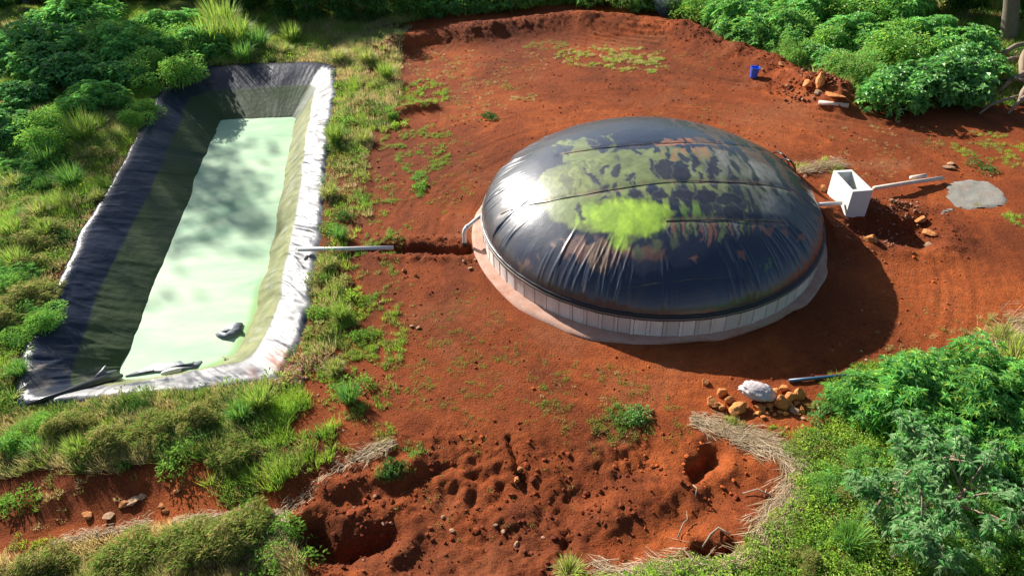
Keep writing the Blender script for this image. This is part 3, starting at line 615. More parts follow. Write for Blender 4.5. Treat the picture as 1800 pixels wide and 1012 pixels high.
RG = 'rocks of the pile by the white sack'
rock(1240,669,15,12,'small orange rock apart from the pile, under the tank shadow edge', group=RG)
rock(1252,703,24,24,'round orange boulder at the left end of the rock pile', RM[0], group=RG)
rock(1269,686,18,20,'upright orange rock at the back left of the pile', RM[1], group=RG)
rock(1281,700,20,18,'brownish rock between the round boulder and the sack', RM[2], group=RG)
rock(1297,712,34,22,'flat topped orange rock in front left of the white sack', RM[3], group=RG)
rock(1266,711,18,14,'small dull rock tucked in front of the round boulder', RM[4], group=RG)
rock(1336,714,22,16,'orange rock right under the white sack', RM[5], group=RG)
rock(1352,710,18,13,'low orange rock right of the one under the sack', RM[6], group=RG)
rock(1361,689,24,16,'orange rock touching the right side of the white sack', RM[2], group=RG)
rock(1371,702,28,34,'largest orange rock, standing in the middle right of the pile', RM[7], group=RG)
rock(1375,680,18,14,'small orange rock at the top of the pile near the blue pipe end', RM[8], group=RG)
rock(1388,694,22,26,'tall orange rock at the right back of the pile', RM[1], group=RG)
rock(1404,688,22,22,'darker rock with a shaded side right of the pile', RM[9], group=RG)
rock(1390,710,14,12,'small round orange rock in the front right of the pile', RM[4], group=RG)
rock(1399,706,12,12,'reddish small rock at the right edge of the pile', RM[5], group=RG)
rock(1409,716,11,11,'yellowish pebble sized rock at the far right end of the pile', RM[6], group=RG)
rock(1395,720,20,9,'flat pale grey stone in front of the pile', PM[0], group=RG)
rock(1410,733,9,7,'small white stone lying below the pile', PM[1], group=RG)
for i, (x, y, w_) in enumerate([(1333,724,12),(1347,725,9),(1371,723,9),(1380,725,10),(1340,731,9),(1362,727,7),(1318,716,9),(1325,727,7),(1403,726,8),(1355,719,9)]):
    rock(x, y, w_, w_ * .8, 'small orange stone in front of the rock pile, ' + ['near the left end','below the sack','below the largest rock','right of the largest rock','lowest in the left half','lowest in the middle','just left under the sack','low and left of centre','at the right end','nearest the pile'][i], RM[i % 10], group='small stones in front of the rock pile')
# sack
import bmesh
bm = bmesh.new(); bmesh.ops.create_icosphere(bm, subdivisions=5, radius=.5)
for v in bm.verts:
    c = v.co.copy(); f = float(fbm(np.array([c.x * 2 + c.z * 3]), np.array([c.y * 2 - c.x]), .5, 3, 341)[0]); f2 = abs(float(fbm(np.array([c.x * 3 + c.y * 2.2]), np.array([c.z + c.y]), .35, 2, 345)[0]))
    v.co = Vector((c.x * (1 + .25 * f), c.y * .8 * (1 + .2 * f), c.z * .55)) * (1.03 - .18 * f2)
me = bpy.data.meshes.new('sack'); bm.to_mesh(me); bm.free(); me.materials.append(M['sack']); me.polygons.foreach_set('use_smooth', [True] * len(me.polygons))
g = gp(1328, 700, .14); tag(link('sack', me, loc=g + Vector((0, 0, .06)), rot=(.1, .12, -.25), sc=(.66, .50, .54)), 'crumpled white sack lying on top of the orange rocks', 'sack')
# lone stones
rock(915,823,13,13,'bright yellow stone in the dug soil, the upper of two', RM[2], cat='stone', group='yellow stones in the dug soil', name='stone'); rock(908,841,13,9,'pale orange stone in the dug soil, just under the yellow one', RM[3], cat='stone', group='yellow stones in the dug soil', name='stone')
rock(1439,140,18,30,'big pointed orange rock leaning under the shrubs', RM[7], name='rock'); rock(1420,147,18,14,'orange rock left of the big pointed rock', RM[2]); rock(1440,157,16,14,'pale whitish rock at the foot of the pointed rock', PM[0])
rock(1459,141,12,8,'small orange rock right of the big pointed rock under the leaves', RM[3]); rock(1373,113,13,9,'pinkish orange rock on the soil edge above the bucket', RM[4])
rock(1465,166,36,16,'flat rusty slab of rock lying above the cream pipe piece', RM[5], tall=.16); rock(1340,122,8,6,'small tan stone just right of the blue bucket', PM[1], cat='stone', name='stone')
rock(1632,408,22,10,'orange rock at the tip of the concrete box shadow, upper one', RM[3]); rock(1629,429,18,7,'pale orange flat rock just beyond the concrete box shadow', PM[2])
rock(1616,385,16,14,'orange rock in the rubble between the shadow and cement splash', RM[4]); rock(1531,419,22,16,'rounded soil crusted rock in the light gap between two shadows', RM[0])
rock(1446,330,13,13,'orange brown rock beside the concrete box foot', RM[1]); rock(1578,213,10,7,'white stone on the soil below the right hand shrubs', PM[0], cat='stone', name='stone')
rock(1671,287,20,8,'cream pale block lying on the mound above the long pipe', PM[3]); rock(1666,293,18,8,'cream flake leaning on the pale block above the long pipe', PM[1])
rock(1523,631,9,7,'tan stone at the right edge of the tank shadow', PM[2], cat='stone', name='stone'); rock(1670,620,17,9,'pinkish stone above the right hand bush', PM[4]); rock(1514,616,6,5,'tiny tan stone beside the tank shadow edge', PM[4], cat='stone', name='stone')
for x, y, w_, lb in ((573,908,16,'x'),(190,904,18,'flat tan stone on the red path, lower left'),(235,878,22,'long tan stone on the red path'),(250,872,14,'small tan stone at the upper end of the red path'),(155,902,18,'orange stone on the red path, leftmost one'),(284,887,13,'rusty stone on the path near the weeds'),(292,896,12,'small rusty stone at the path edge grass'),(312,861,12,'dark rusty stone under the small shrub'),(218,884,18,'thin flat stone in the middle of the red path')):
    if lb != 'x': rock(x, y, w_, w_ * .42, lb, PM[int(x) % 5] if 'tan' in lb else RM[int(x) % 10])
for x, y, w_, lb in ((660,870,9,'pale stone on the dug bank, right of the reddish soil'),(675,917,11,'pinkish stone beside the big pit'),(688,917,9,'small grey stone beside the big pit, right one'),(779,907,9,'yellowish stone in the dug soil left of centre'),(795,930,12,'cream stone at the edge of a rut'),(871,921,9,'yellow chip in the dug soil'),(885,931,10,'cream chip in the dug soil, lower of two'),(908,953,15,'pale grey stone in the dug soil near the photo bottom'),(955,943,8,'tan chip right of the pale grey stone'),(747,702,7,'tiny pale stone above the dug area')):
    rock(x, y, w_, w_ * .8, lb, PM[int(x) % 5], cat='stone', name='stone')
for i, (x, y) in enumerate(((723,571),(735,574),(710,474),(731,483),(670,530),(612,676),(826,470),(836,455),(815,458))):
    rock(x, y, 9, 7, ['pale stone on the soil between pond and tank, left one of a pair', 'pale stone on the soil between pond and tank, right one of a pair', 'dark clod stone below the overflow pipe, upper one', 'dark clod stone below the overflow pipe, lower one', 'tan stone among the weeds right of the pond', 'red stone on bare soil below the pond corner', 'stone at the foot of the apron by the elbow pipe, lower', 'stone at the trench end by the elbow pipe, right', 'stone at the trench end by the elbow pipe, left'][i], PM[i % 5] if i not in (2, 3) else RM[0], cat='stone', name='stone')
# bucket
bk = link('bucket', None, loc=gp(1324, 136), rot=(.0, .06, .3), sc=1.12); tag(bk, 'blue plastic bucket standing on the soil near the shrubs', 'bucket')
n = 20; V = []; F = []
for r, z in ((.10, 0), (.145, .30), (.155, .30), (.155, .325), (.135, .325), (.135, .30), (.095, .02)):
    V += [(r * math.cos(2 * math.pi * k / n), r * math.sin(2 * math.pi * k / n), z) for k in range(n)]
for i in range(6): F += [(i * n + k, i * n + (k + 1) % n, (i + 1) * n + (k + 1) % n, (i + 1) * n + k) for k in range(n)]
F += [tuple(reversed(range(n))), tuple(range(6 * n, 7 * n))]
link('body', MB().add(V, F).mesh('body', M['bucket'], False), bk)
mb = MB(); mb.tube([(.16 * math.cos(t), -.05 - .12 * math.sin(t), .30 - .10 * math.sin(t)) for t in np.linspace(0, math.pi, 12)], .006, 5); link('handle', mb.mesh('handle', M['scrap'], True), bk)
# floating things on the pond
def flat_poly(name, poly, z, th, m, label, cat, bump=.02):
    pts = [at(a, b, z) for a, b in poly]; c = np.mean(pts, 0); k = len(pts)
    V = [(x, y, z - .01) for x, y in pts] + [(x, y, z + th * .5) for x, y in pts] + [(c[0] + (x - c[0]) * .7, c[1] + (y - c[1]) * .7, z + th + bump * math.sin(i * 2.3)) for i, (x, y) in enumerate(pts)] + [(c[0], c[1], z + th)]
    F = []
    for i in range(k):
        j = (i + 1) % k; F += [(i, j, k + j, k + i), (k + i, k + j, 2 * k + j, 2 * k + i), (2 * k + i, 2 * k + j, 3 * k)]
    return tag(link(name, MB().add(V, F).mesh(name, m, True)), label, cat)
flat_poly('floating_sheet', [(220,661),(248,650),(268,640),(300,638),(318,634),(328,642),(345,643),(355,634),(346,646),(330,648),(318,652),(285,654),(262,654),(240,659)], WZ + .01, .03, M['scrap'], 'long ragged grey sheet scrap floating near the close end of the pond', 'plastic scrap')
flat_poly('floating_sheet', [(379,589),(392,584),(404,572),(418,568),(427,569),(423,577),(428,583),(420,586),(412,592),(400,596),(388,594)], WZ + .01, .08, M['scrap'], 'small crumpled dark scrap floating near the right bank of the pond', 'plastic scrap', .05)
mb = MB(); a_ = Vector((*at(284, 660, WZ), WZ + .05)); b_ = Vector((*at(320, 652, WZ), WZ + .05)); pts = [a_.lerp(b_, t) for t in (0, .08, .25, .5, .75, .92, 1)]
mb.tube(pts, [.02, .055, .07, .072, .07, .055, .02], 10); tag(link('plastic_float', mb.mesh('plastic_float', M['white'], True)), 'white bottle shaped float beside the long grey scrap in the pond', 'plastic bottle')
mb = MB(); mb.tube([(*at(392, 627, WZ + .03), WZ + .04), (*at(405, 634, WZ + .05), WZ + .09), (*at(425, 640, -.8), -.72), (*at(455, 647, -.55), -.40)], [.02, .015, .012, .01], 5)
tag(link('stick', mb.mesh('stick', M['root'], True)), 'thin stick lying on the liner at the close right corner of the pond', 'stick')
sm_ = None
# dead branches and roots at the right edge
rb = random.Random(9)
labs = ['broken pale branch pointing at the shrubs in the root heap', 'long thin root at the bottom of the heap', 'twisted brown root in the middle of the heap', 'bleached stub standing at the front of the root heap', 'thick grey root at the frame edge', 'pale split log jutting left from the root heap', 'grey curved root lying on top of the heap at the right edge', 'long brown root sloping down to the soil at the right edge', 'short broken branch at the front of the root heap', 'dark thick root standing in the heap', 'thin pale branch lying across the root heap', 'lowest grey root lying in the tree shade', 'forked stick poking up behind the root heap']
for i, (pa_, pb2, r) in enumerate((((1700,168),(1740,150),.05),((1720,205),(1790,180),.05),((1750,150),(1800,165),.08),((1735,165),(1738,140),.06),((1785,190),(1830,150),.11),((1728,133),(1800,120),.06),((1740,118),(1820,85),.09),((1755,165),(1830,130),.10),((1715,143),(1755,146),.05),((1795,150),(1790,115),.11),((1700,110),(1770,132),.035),((1770,205),(1850,170),.07),((1775,130),(1785,100),.04))):
    p = gp(*pa_, .1); q = gp(*pb2, .25 + .3 * rb.random()); mid_ = (p + q) / 2 + Vector((rb.uniform(-.15, .15), rb.uniform(-.1, .1), rb.uniform(.05, .3)))
    mb = MB(); mb.tube([p, (p + mid_) / 2 + Vector((0, .05, .05)), mid_, (mid_ + q) / 2, q], [r * .5, r * .9, r, r * .9, r * .6], 8); tag(link('dead_branch', mb.mesh('dead_branch', M['root'], True)), labs[i], 'branch', 'dead roots at the right edge')
for pts, r, lb in (([(1190,948),(1200,925),(1208,915),(1206,905)], .012, 'bent pale root sticking out of the dug soil'), ([(1176,965),(1200,972),(1215,985),(1230,1000)], .012, 'curling pale root near the bottom of the dug soil'), ([(1218,855),(1224,865),(1222,875)], .015, 'short white root end in the dug soil'), ([(1305,870),(1330,866),(1352,874)], .015, 'thin white root at the edge of the straw'), ([(1232,968),(1248,945),(1262,930),(1280,945)], .02, 'thick torn root arching over the small hole'), ([(1458,277),(1466,285),(1469,296)], .012, 'dry stalk standing by the concrete box')):
    pp = [gp(a, b, .05 + .06 * (i % 2)) for i, (a, b) in enumerate(pts)]; mb = MB(); mb.tube(pp, r, 5); tag(link('root', mb.mesh('root', M['root'], True)), lb, 'root')
rock(1415,308,10,6,'crumpled white plastic scrap by the tank and concrete box', PM[2], cat='plastic scrap', name='plastic_scrap')

# ------------------------------------------------------------------ vegetation
def unit(v): return v / np.maximum(np.linalg.norm(v, axis=-1, keepdims=True), 1e-9)
def leaves(P0, Dr, L, W, droop=.25, fold=.25, r=None):
    """lanceolate folded leaves: base, two sides, tip; 2 triangles each"""
    n = len(P0); r = r or rng; upv = np.array([0, 0, 1.0]) + r.normal(0, .26, (n, 3)); side = unit(np.cross(Dr, upv)); nrm = unit(np.cross(side, Dr))
    L = np.asarray(L).reshape(-1, 1) * np.ones((n, 1)); W = np.asarray(W).reshape(-1, 1) * np.ones((n, 1))
    tip = P0 + Dr * L - np.array([0, 0, 1]) * L * droop; m = P0 + Dr * L * .45 + nrm * L * .05
    V = np.stack([P0, m + side * W / 2 + nrm * W * fold, tip, m - side * W / 2 + nrm * W * fold], 1).reshape(-1, 3)
    b = np.arange(n)[:, None] * 4; F = np.concatenate([b + [0, 1, 2], b + [0, 2, 3]], 0); return V, F
def blades(P0, Dr, L, W):
    n = len(P0); side = unit(np.cross(Dr, rng.normal(0, 1, (n, 3)))); L = L.reshape(-1, 1); W = np.asarray(W).reshape(-1, 1)
    V = np.stack([P0 - side * W / 2, P0 + side * W / 2, P0 + Dr * L], 1).reshape(-1, 3); return V, np.arange(n * 3).reshape(-1, 3)
def bent_blades(P0, Dr, L, W, droop):
    n = len(P0); side = unit(np.cross(Dr, np.array([0, 0, 1.0]) + rng.normal(0, .2, (n, 3)))); L = L.reshape(-1, 1); W = np.asarray(W).reshape(-1, 1); droop = np.asarray(droop).reshape(-1, 1); g = np.array([0, 0, 1.0])
    m = P0 + Dr * L * .55 - g * L * droop * .15; t = P0 + Dr * L * .95 - g * L * droop
    V = np.stack([P0 - side * W * .35, P0 + side * W * .35, m + side * W * .5, m - side * W * .5, t], 1).reshape(-1, 3)
    b = np.arange(n)[:, None] * 5; return V, np.concatenate([b + [0, 1, 2], b + [0, 2, 3], b + [3, 2, 4]], 0)
DRY, OLV, GRN, DEEP, LIME, BLUE = map(np.array, ([.68,.56,.26], [.38,.40,.11], [.26,.46,.07], [.09,.20,.04], [.45,.64,.08], [.24,.44,.12]))

def scatter(zone, spacing, r):
    x0, y0 = zone.min(0); x1, y1 = zone.max(0); x0 = max(x0, -36); x1 = min(x1, 30); y0 = max(y0, 4.2); y1 = min(y1, 47)
    X, Y = np.meshgrid(np.arange(x0, x1, spacing), np.arange(y0, y1, spacing)); X = X.ravel() + r.uniform(-.5, .5, X.size) * spacing; Y = Y.ravel() + r.uniform(-.5, .5, Y.size) * spacing
    # only ground the photograph can see (plus a margin)
    k = np.abs(X) < .80 * Y + 3.4; X = X[k]; Y = Y[k]
    wx_ = X + .25 * fbm(X, Y, .8, 3, 121); wy_ = Y + .25 * fbm(X, Y, .8, 3, 131); k = pip(wx_, wy_, zone) & (sdist(X, Y, OUT0) > .04); return X[k], Y[k]
gV, gF, gC = [], [], []; nvt = 0
def push(V, F, C):
    global nvt
    gV.append(V.astype(np.float32)); gF.append(F + nvt); gC.append(C.astype(np.float32)); nvt += len(V)
def tufts(X, Y, H, nb, colr, spread=.5, rad_=.08, wid=.012, jit=.22):
    """a tuft of one-triangle blades at each point"""
    n = len(X)
    if n == 0: return
    Z = terrain(X, Y); rep = lambda a: np.repeat(a, nb, axis=0)
    th = rng.uniform(0, 2 * np.pi, n * nb); rr = np.sqrt(rng.uniform(0, 1, n * nb)) * rep(rad_ * np.ones(n)); lean = rng.uniform(.05, 1, n * nb) * spread
    P0 = np.stack([rep(X) + np.cos(th) * rr, rep(Y) + np.sin(th) * rr, rep(Z) - .01], 1); th2 = th + rng.normal(0, .6, n * nb)
    Dr = unit(np.stack([np.cos(th2) * lean, np.sin(th2) * lean, np.ones(n * nb)], 1)); L = rep(H) * rng.uniform(.45, 1.1, n * nb)
    V, F = blades(P0, Dr, L, np.full(n * nb, wid) * rng.uniform(.6, 1.4, n * nb)); c = rep(colr) * rng.uniform(1 - jit, 1 + jit, (n * nb, 1)); push(V, F, np.repeat(c, 3, axis=0))
def mixcol(n, choices, wts, field=None):
    wts = np.array(wts, float); wts = (wts if wts.ndim == 2 else wts[None]) * np.ones((n, 1))
    if field is not None: wts = wts * field
    wts /= wts.sum(1, keepdims=True); u = rng.uniform(0, 1, n)[:, None]; k = (np.cumsum(wts, 1) < u).sum(1).clip(0, len(choices) - 1); return np.array(choices)[k]
def field_cols(X, Y, seed, wts):
    n1 = fbm(X, Y, 1.3, 3, seed); n2 = fbm(X, Y, .6, 3, seed + 9); f = np.stack([np.exp(3 * n1), np.exp(1.5 * n2), np.exp(-2 * n1), np.exp(-3 * n2), np.exp(-3 * n1 + 2 * n2)], 1)
    return mixcol(len(X), [DRY, OLV, GRN, DEEP, LIME], wts, f)
# left field, bank, front strip, right edge
X, Y = scatter(Z_LEFT, .155, rng); hz = .20 + .22 * sstep(-.3, .6, fbm(X, Y, .9, 3, 401)) ; dp = sdist(X, Y, OUT0); hz *= np.where((X > -5.4), .8, 1) * (.55 + .45 * sstep(.0, .8, dp)); thin = rng.uniform(0, 1, len(X)) < np.where(X > -5.2, .25 + .6 * sstep(-.35, .25, fbm(X, Y, .8, 3, 402)), 1)
X, Y, hz = X[thin], Y[thin], hz[thin]; far = Y > 24; right_ = X > -5.3
c = np.where(((Y > 25.5) & (X > -9.5))[:, None], field_cols(X, Y, 411, [3, 1.6, .8, .2, .4]), np.where(right_[:, None], field_cols(X, Y, 412, [1.3, 1.6, 1, .6, .5]), field_cols(X, Y, 413, [.9, 1.6, 1.7, .7, .9])))
tufts(X, Y, hz, 34, c, .9, .12, .017)
X, Y = scatter(Z_BANK, .115, rng); hz = .14 + .20 * sstep(-.3, .6, fbm(X, Y, .6, 3, 421)); k = rng.uniform(0, 1, len(X)) < sstep(-.75, -.1, fbm(X, Y, .7, 3, 422)) + .5
X, Y, hz = X[k], Y[k], hz[k]; wts = np.where((X > at(440, 800)[0])[:, None], [.4, 1, 2, .4, 2.6], [2.2, 2.4, .9, .8, .4]); c = field_cols(X, Y, 423, wts); tufts(X, Y, hz, 48, c, .9, .10, .012)
X, Y = scatter(Z_FRONT, .095, rng); hz = .10 + .18 * sstep(-.3, .6, fbm(X, Y, .5, 3, 431)); c = field_cols(X, Y, 433, [1.6, 2.2, .8, .6, .5]); e_ = sdist(X, Y, Z_FRONT) > -.22; c[e_] = DRY * 1.1; tufts(X, Y, hz, 50, c, .9, .09, .010)
X, Y = scatter(Z_RIGHT, .12, rng); c = field_cols(X, Y, 443, [.4, 1.2, 1.5, .5, 1.6]); tufts(X, Y, .08 + .10 * sstep(-.3, .5, fbm(X, Y, .5, 3, 444)), 26, c, 1.1, .10, .012)
X, Y = scatter(Z_BACK, .22, rng); c = field_cols(X, Y, 453, [.5, 1.2, 2.2, 1, 1]); tufts(X, Y, .25 + .25 * sstep(-.3, .5, fbm(X, Y, 1, 3, 454)), 26, c, .9, .16, .022)
# thin growth on the red soil
def patch(px, py, rx, ry, dens, cols, h=.06, nb=14, sp=.7):
    c0 = at(px, py); ax = abs(at(px + rx, py)[0] - c0[0]); ay = max(abs(at(px, py - ry)[1] - c0[1]), abs(at(px, py + ry)[1] - c0[1])); n = int(dens * ax * ay * 520)
    r = np.sqrt(rng.uniform(0, 1, n)) * 1.05; t = rng.uniform(0, 2 * np.pi, n); X = c0[0] + ax * r * np.cos(t); Y = c0[1] + ay * r * np.sin(t)
    k = (fbm(X, Y, .30, 3, 461) > rng.uniform(-.15, .35, n)) & (np.hypot(X - TC[0], Y - TC[1]) > TR + .7) & (sdist(X, Y, OUT0) > .1); X, Y = X[k], Y[k]
    if len(X) == 0: return
    tufts(X, Y, h * rng.uniform(.5, 1.4, len(X)), nb + 4, mixcol(len(X), cols, [1] * len(cols)), sp, .045, .010)
for a in ((745,168,42,25,1.5,[GRN,OLV,LIME],.10),(748,262,50,40,1.5,[GRN,GRN,OLV],.08),(735,328,16,22,3,[GRN,BLUE],.09),(1075,98,100,18,1.4,[OLV,LIME,DRY],.09),(1130,115,60,14,1.5,[OLV,LIME,DRY],.09),(925,173,28,7,2,[OLV,DRY],.06),(900,150,20,8,1,[OLV],.06),(870,115,90,30,.3,[OLV,DRY],.05),(960,80,40,8,1,[OLV],.07),
  (790,640,55,60,.8,[OLV,GRN],.05),(1050,715,130,70,.55,[OLV,GRN,DRY],.05),(1080,745,45,30,1.3,[GRN,OLV],.07),(1110,725,40,20,1.5,[GRN,BLUE],.08),(1020,760,40,18,1,[GRN,OLV],.06),(990,740,60,40,.5,[OLV],.05),(640,600,70,80,1.6,[OLV,GRN,LIME],.10),(580,560,40,60,1.5,[OLV,GRN],.12),(690,560,40,80,.45,[OLV],.06),(660,460,40,60,.9,[OLV,GRN],.08),(640,700,60,40,1.0,[OLV,GRN],.09),(635,750,60,40,1.1,[OLV,LIME],.08),
  (700,780,45,25,.9,[OLV,GRN],.07),(728,790,22,14,2,[GRN,BLUE],.09),(690,822,35,15,2.2,[OLV,DEEP],.10),(1750,262,70,30,1.0,[OLV,LIME],.07),(1690,255,60,20,.5,[OLV],.05),(1788,385,20,14,2.5,[OLV,LIME],.09),(1725,366,14,8,2,[OLV],.08),(868,512,16,6,2,[OLV,DRY],.06),(880,522,10,6,2,[OLV],.06),(1380,405,10,8,.5,[OLV],.05),(820,590,90,120,.4,[OLV,GRN],.05),(790,300,50,60,.4,[OLV,GRN],.05),(830,180,60,40,.5,[OLV,DRY],.05),(760,120,50,30,.5,[OLV,DRY],.06),(1000,680,150,40,.35,[OLV,GRN],.05),(730,690,60,60,.5,[OLV,GRN],.05),(800,760,60,40,.4,[OLV],.05),(1170,740,50,30,.8,[OLV,GRN],.06),(1230,200,100,20,.2,[OLV],.04),(1560,250,120,30,.3,[OLV,DRY],.05),(1700,600,80,30,.5,[OLV,DRY],.07),(690,250,20,80,.8,[OLV,GRN],.08),(670,420,20,80,.8,[OLV,GRN],.08),(600,640,60,60,1.2,[OLV,GRN,LIME],.10),(1280,605,200,30,.15,[OLV],.04),(960,640,120,30,.2,[OLV],.04),(900,640,60,60,.25,[OLV],.04),
  (690,380,40,60,.5,[OLV,GRN],.06),(840,250,20,40,.15,[OLV],.05),(1350,100,25,8,1.5,[OLV,DRY],.08),(1300,90,30,8,.8,[OLV],.06),(1220,110,50,15,.3,[OLV],.05),(1430,290,35,12,2.5,[LIME,DRY],.16),(1450,298,30,10,2,[DRY,LIME],.16),(1280,745,30,12,3.0,[LIME,DRY,OLV],.10),(1340,755,50,10,1.2,[LIME,GRN],.07),(1420,770,50,14,1.5,[LIME,GRN],.08),(1425,720,30,14,.8,[OLV],.06),(1540,300,50,14,.3,[DRY],.05),(1400,860,30,60,1,[LIME,OLV],.07),
  (150,850,90,25,.8,[OLV,DRY],.10),(20,880,50,20,2.5,[GRN,OLV],.12),(30,935,50,12,2,[OLV,LIME],.08),(80,900,60,15,.8,[OLV,DRY],.06),(840,860,200,60,.10,[OLV],.05),(905,855,14,8,1,[GRN],.06),(975,895,12,6,1.5,[GRN],.07),(340,845,40,10,1,[GRN,OLV],.08),(1330,468,1,1,.1,[OLV],.05),(1650,640,130,40,.35,[OLV,DRY],.07),(1780,600,60,50,.9,[DRY,OLV],.15),(1640,560,150,30,.12,[OLV],.05),(890,212,10,4,1,[OLV],.05)):
    patch(*a)
tag(link('grass', mesh_np('grass', np.vstack(gV), np.vstack(gF), np.vstack(gC), M['blade'], smooth=False)), 'mixed green and dry grass covering the banks and dotting the red soil', 'grass', kind='stuff')

# low leafy ground cover on the right, weeds elsewhere
gV, gF, gC = [], [], []; nvt = 0
def weeds(X, Y, H, nl, L, W, cols, rad_=.12, dz=None):
    n = len(X)
    if n == 0: return
    Z = terrain(X, Y) + (0 if dz is None else dz); rep = lambda a: np.repeat(a, nl, axis=0); d = unit(rng.normal(0, 1, (n * nl, 3)) * [1, 1, .8] + [0, 0, .5]); d[:, 2] = np.abs(d[:, 2])
    P0 = np.stack([rep(X), rep(Y), rep(Z)], 1) + d * np.stack([rep(rad_ * np.ones(n)), rep(rad_ * np.ones(n)), rep(H)], 1) * rng.uniform(.5, 1, (n * nl, 1))
    Dr = unit(d * [1, 1, .4] + rng.normal(0, .5, (n * nl, 3)) + [0, 0, .25]); V, F = leaves(P0, Dr, L * rng.uniform(.6, 1.3, n * nl), W, .2)
    push(V, F, np.repeat(rep(cols) * rng.uniform(.7, 1.3, (n * nl, 1)), 4, axis=0))
X, Y = scatter(Z_RIGHT, .13, rng); k = fbm(X, Y, .9, 3, 471) > -.45; X, Y = X[k], Y[k]; c = mixcol(len(X), [LIME, GRN, GRN * .8, OLV], [2, 2, 1, .7]); hgt = .12 + .30 * sstep(-.4, .4, fbm(X, Y, .8, 3, 472)) * sstep(0.1, -.8, sdist(X, Y, Z_RIGHT)); weeds(X, Y, hgt, 46, .05, .022, c, .14)
X, Y = scatter(Z_LEFT, .42, rng); k = (fbm(X, Y, 1.5, 3, 481) > -.12) & ((X < -7) | (rng.uniform(0, 1, len(X)) < .35)) & (Y < 36); X, Y = X[k], Y[k]; weeds(X, Y, .3 * np.ones(len(X)), 60, .075, .03, mixcol(len(X), [GRN, LIME, DEEP, OLV], [2, 1, .7, 1.2]), .28)
X, Y = scatter(Z_BANK, .55, rng); k = fbm(X, Y, 1.2, 3, 491) > .05; X, Y = X[k], Y[k]; weeds(X, Y, .2 * np.ones(len(X)), 60, .06, .025, mixcol(len(X), [GRN, OLV, DEEP], [1.5, 1, 1.3]), .2)
X, Y = scatter(Z_FRONT, .40, rng); k = fbm(X, Y, 1.0, 3, 495) > -.05; X, Y = X[k], Y[k]; weeds(X, Y, .18 * np.ones(len(X)), 70, .035, .015, mixcol(len(X), [OLV, OLV * .7, LIME * .8], [1.5, 1, 1]), .16)
for px, py, rp, col_, h_ in ((612,690,20,GRN,.22),(590,405,18,GRN,.2),(605,385,14,DEEP,.25),(575,585,14,OLV,.2),(560,555,14,GRN,.2),(620,520,16,LIME,.2),(608,500,14,OLV,.2),(560,500,16,OLV,.2),(640,590,16,GRN,.15),(735,328,12,GRN,.1),(620,220,20,GRN,.3),(600,240,20,DEEP,.35),(590,265,14,DEEP,.3),(690,205,10,GRN,.25),(692,225,12,LIME,.15),(655,200,24,DEEP,.3),(668,150,18,OLV,.3),(505,950,24,DEEP,.35),(515,985,22,GRN,.3),(500,925,12,GRN,.3),(470,990,30,GRN,.2),(318,815,22,GRN,.35),(330,790,20,DEEP,.35),(20,890,22,GRN,.2),(1118,727,16,BLUE,.10),(1440,730,14,BLUE,.15),(690,820,10,DEEP,.06),(860,205,16,DEEP,.1),(1715,290,20,DEEP * 1.3,.12),(1385,100,12,BLUE,.2)):
    g = gp(px, py); m_ = 5; s_ = rp / 60; X = g.x + rng.normal(0, s_ * .5, m_); Y = g.y + rng.normal(0, s_ * .5, m_); weeds(X, Y, np.full(m_, h_), 55, .075, .03, np.tile(col_, (m_, 1)), s_ * .6)
tag(link('ground_cover', mesh_np('ground_cover', np.vstack(gV), np.vstack(gF), np.vstack(gC), M['leaf'], smooth=False)), 'low leafy weeds and creeping ground cover among the grass', 'ground cover', kind='stuff')

# dry straw lying round the dug area
gV, gF, gC = [], [], []; nvt = 0
def straw(pts, wd_, n, L=.35, up=.03):
    pl = [gp(a, b, fine=False) for a, b in pts]; pl = np.array([[p.x, p.y] for p in pl]); sl_ = np.hypot(*np.diff(pl, axis=0).T); Lc = np.r_[0, np.cumsum(sl_)]; t = rng.uniform(0, Lc[-1], n)
    X = np.interp(t, Lc, pl[:, 0]); Y = np.interp(t, Lc, pl[:, 1]); X2 = np.interp(np.clip(t + .2, 0, Lc[-1]), Lc, pl[:, 0]); Y2 = np.interp(np.clip(t + .2, 0, Lc[-1]), Lc, pl[:, 1]); d = unit(np.stack([X2 - X + 1e-4, Y2 - Y], 1)); off = rng.normal(0, wd_ * .5, n) * (.55 + 1.2 * vn(t * 2.2, t * 0 + len(pts), 77)) + wd_ * .5 * (vn(t * 1.6, t * 0 + 3, 78) - .5)
    X = X - d[:, 1] * off; Y = Y + d[:, 0] * off; a = rng.normal(0, .45, n); c, s = np.cos(a), np.sin(a); dx = d[:, 0] * c - d[:, 1] * s; dy = d[:, 0] * s + d[:, 1] * c; l = L * rng.uniform(.4, 1.3, n)
    za = terrain(X, Y) + rng.uniform(.0, up * 2, n); zb = terrain(X + dx * l, Y + dy * l) + rng.uniform(0, up * 2, n); D3 = np.stack([dx * l, dy * l, zb - za], 1)
    V, F = bent_blades(np.stack([X, Y, za], 1), unit(D3), l, np.full(n, .010), rng.uniform(-.12, .12, n)); cl = mixcol(n, [[.50,.36,.22], [.38,.27,.15], [.60,.47,.32], [.30,.22,.10]], [2, 1.5, 1, .8]) * rng.uniform(.7, 1.2, (n, 1)); push(V, F, np.repeat(cl, 5, axis=0))
straw([(1280,768),(1330,775),(1370,790),(1398,815),(1400,850),(1385,880)], .19, 1900)
straw([(1385,880),(1352,915),(1330,955),(1300,980),(1200,1000),(1050,1012)], .2, 1800); straw([(640,800),(600,812),(560,845),(520,880),(495,900)], .16, 220, .14); straw([(495,895),(478,930),(490,960),(480,985)], .20, 1300, .2)
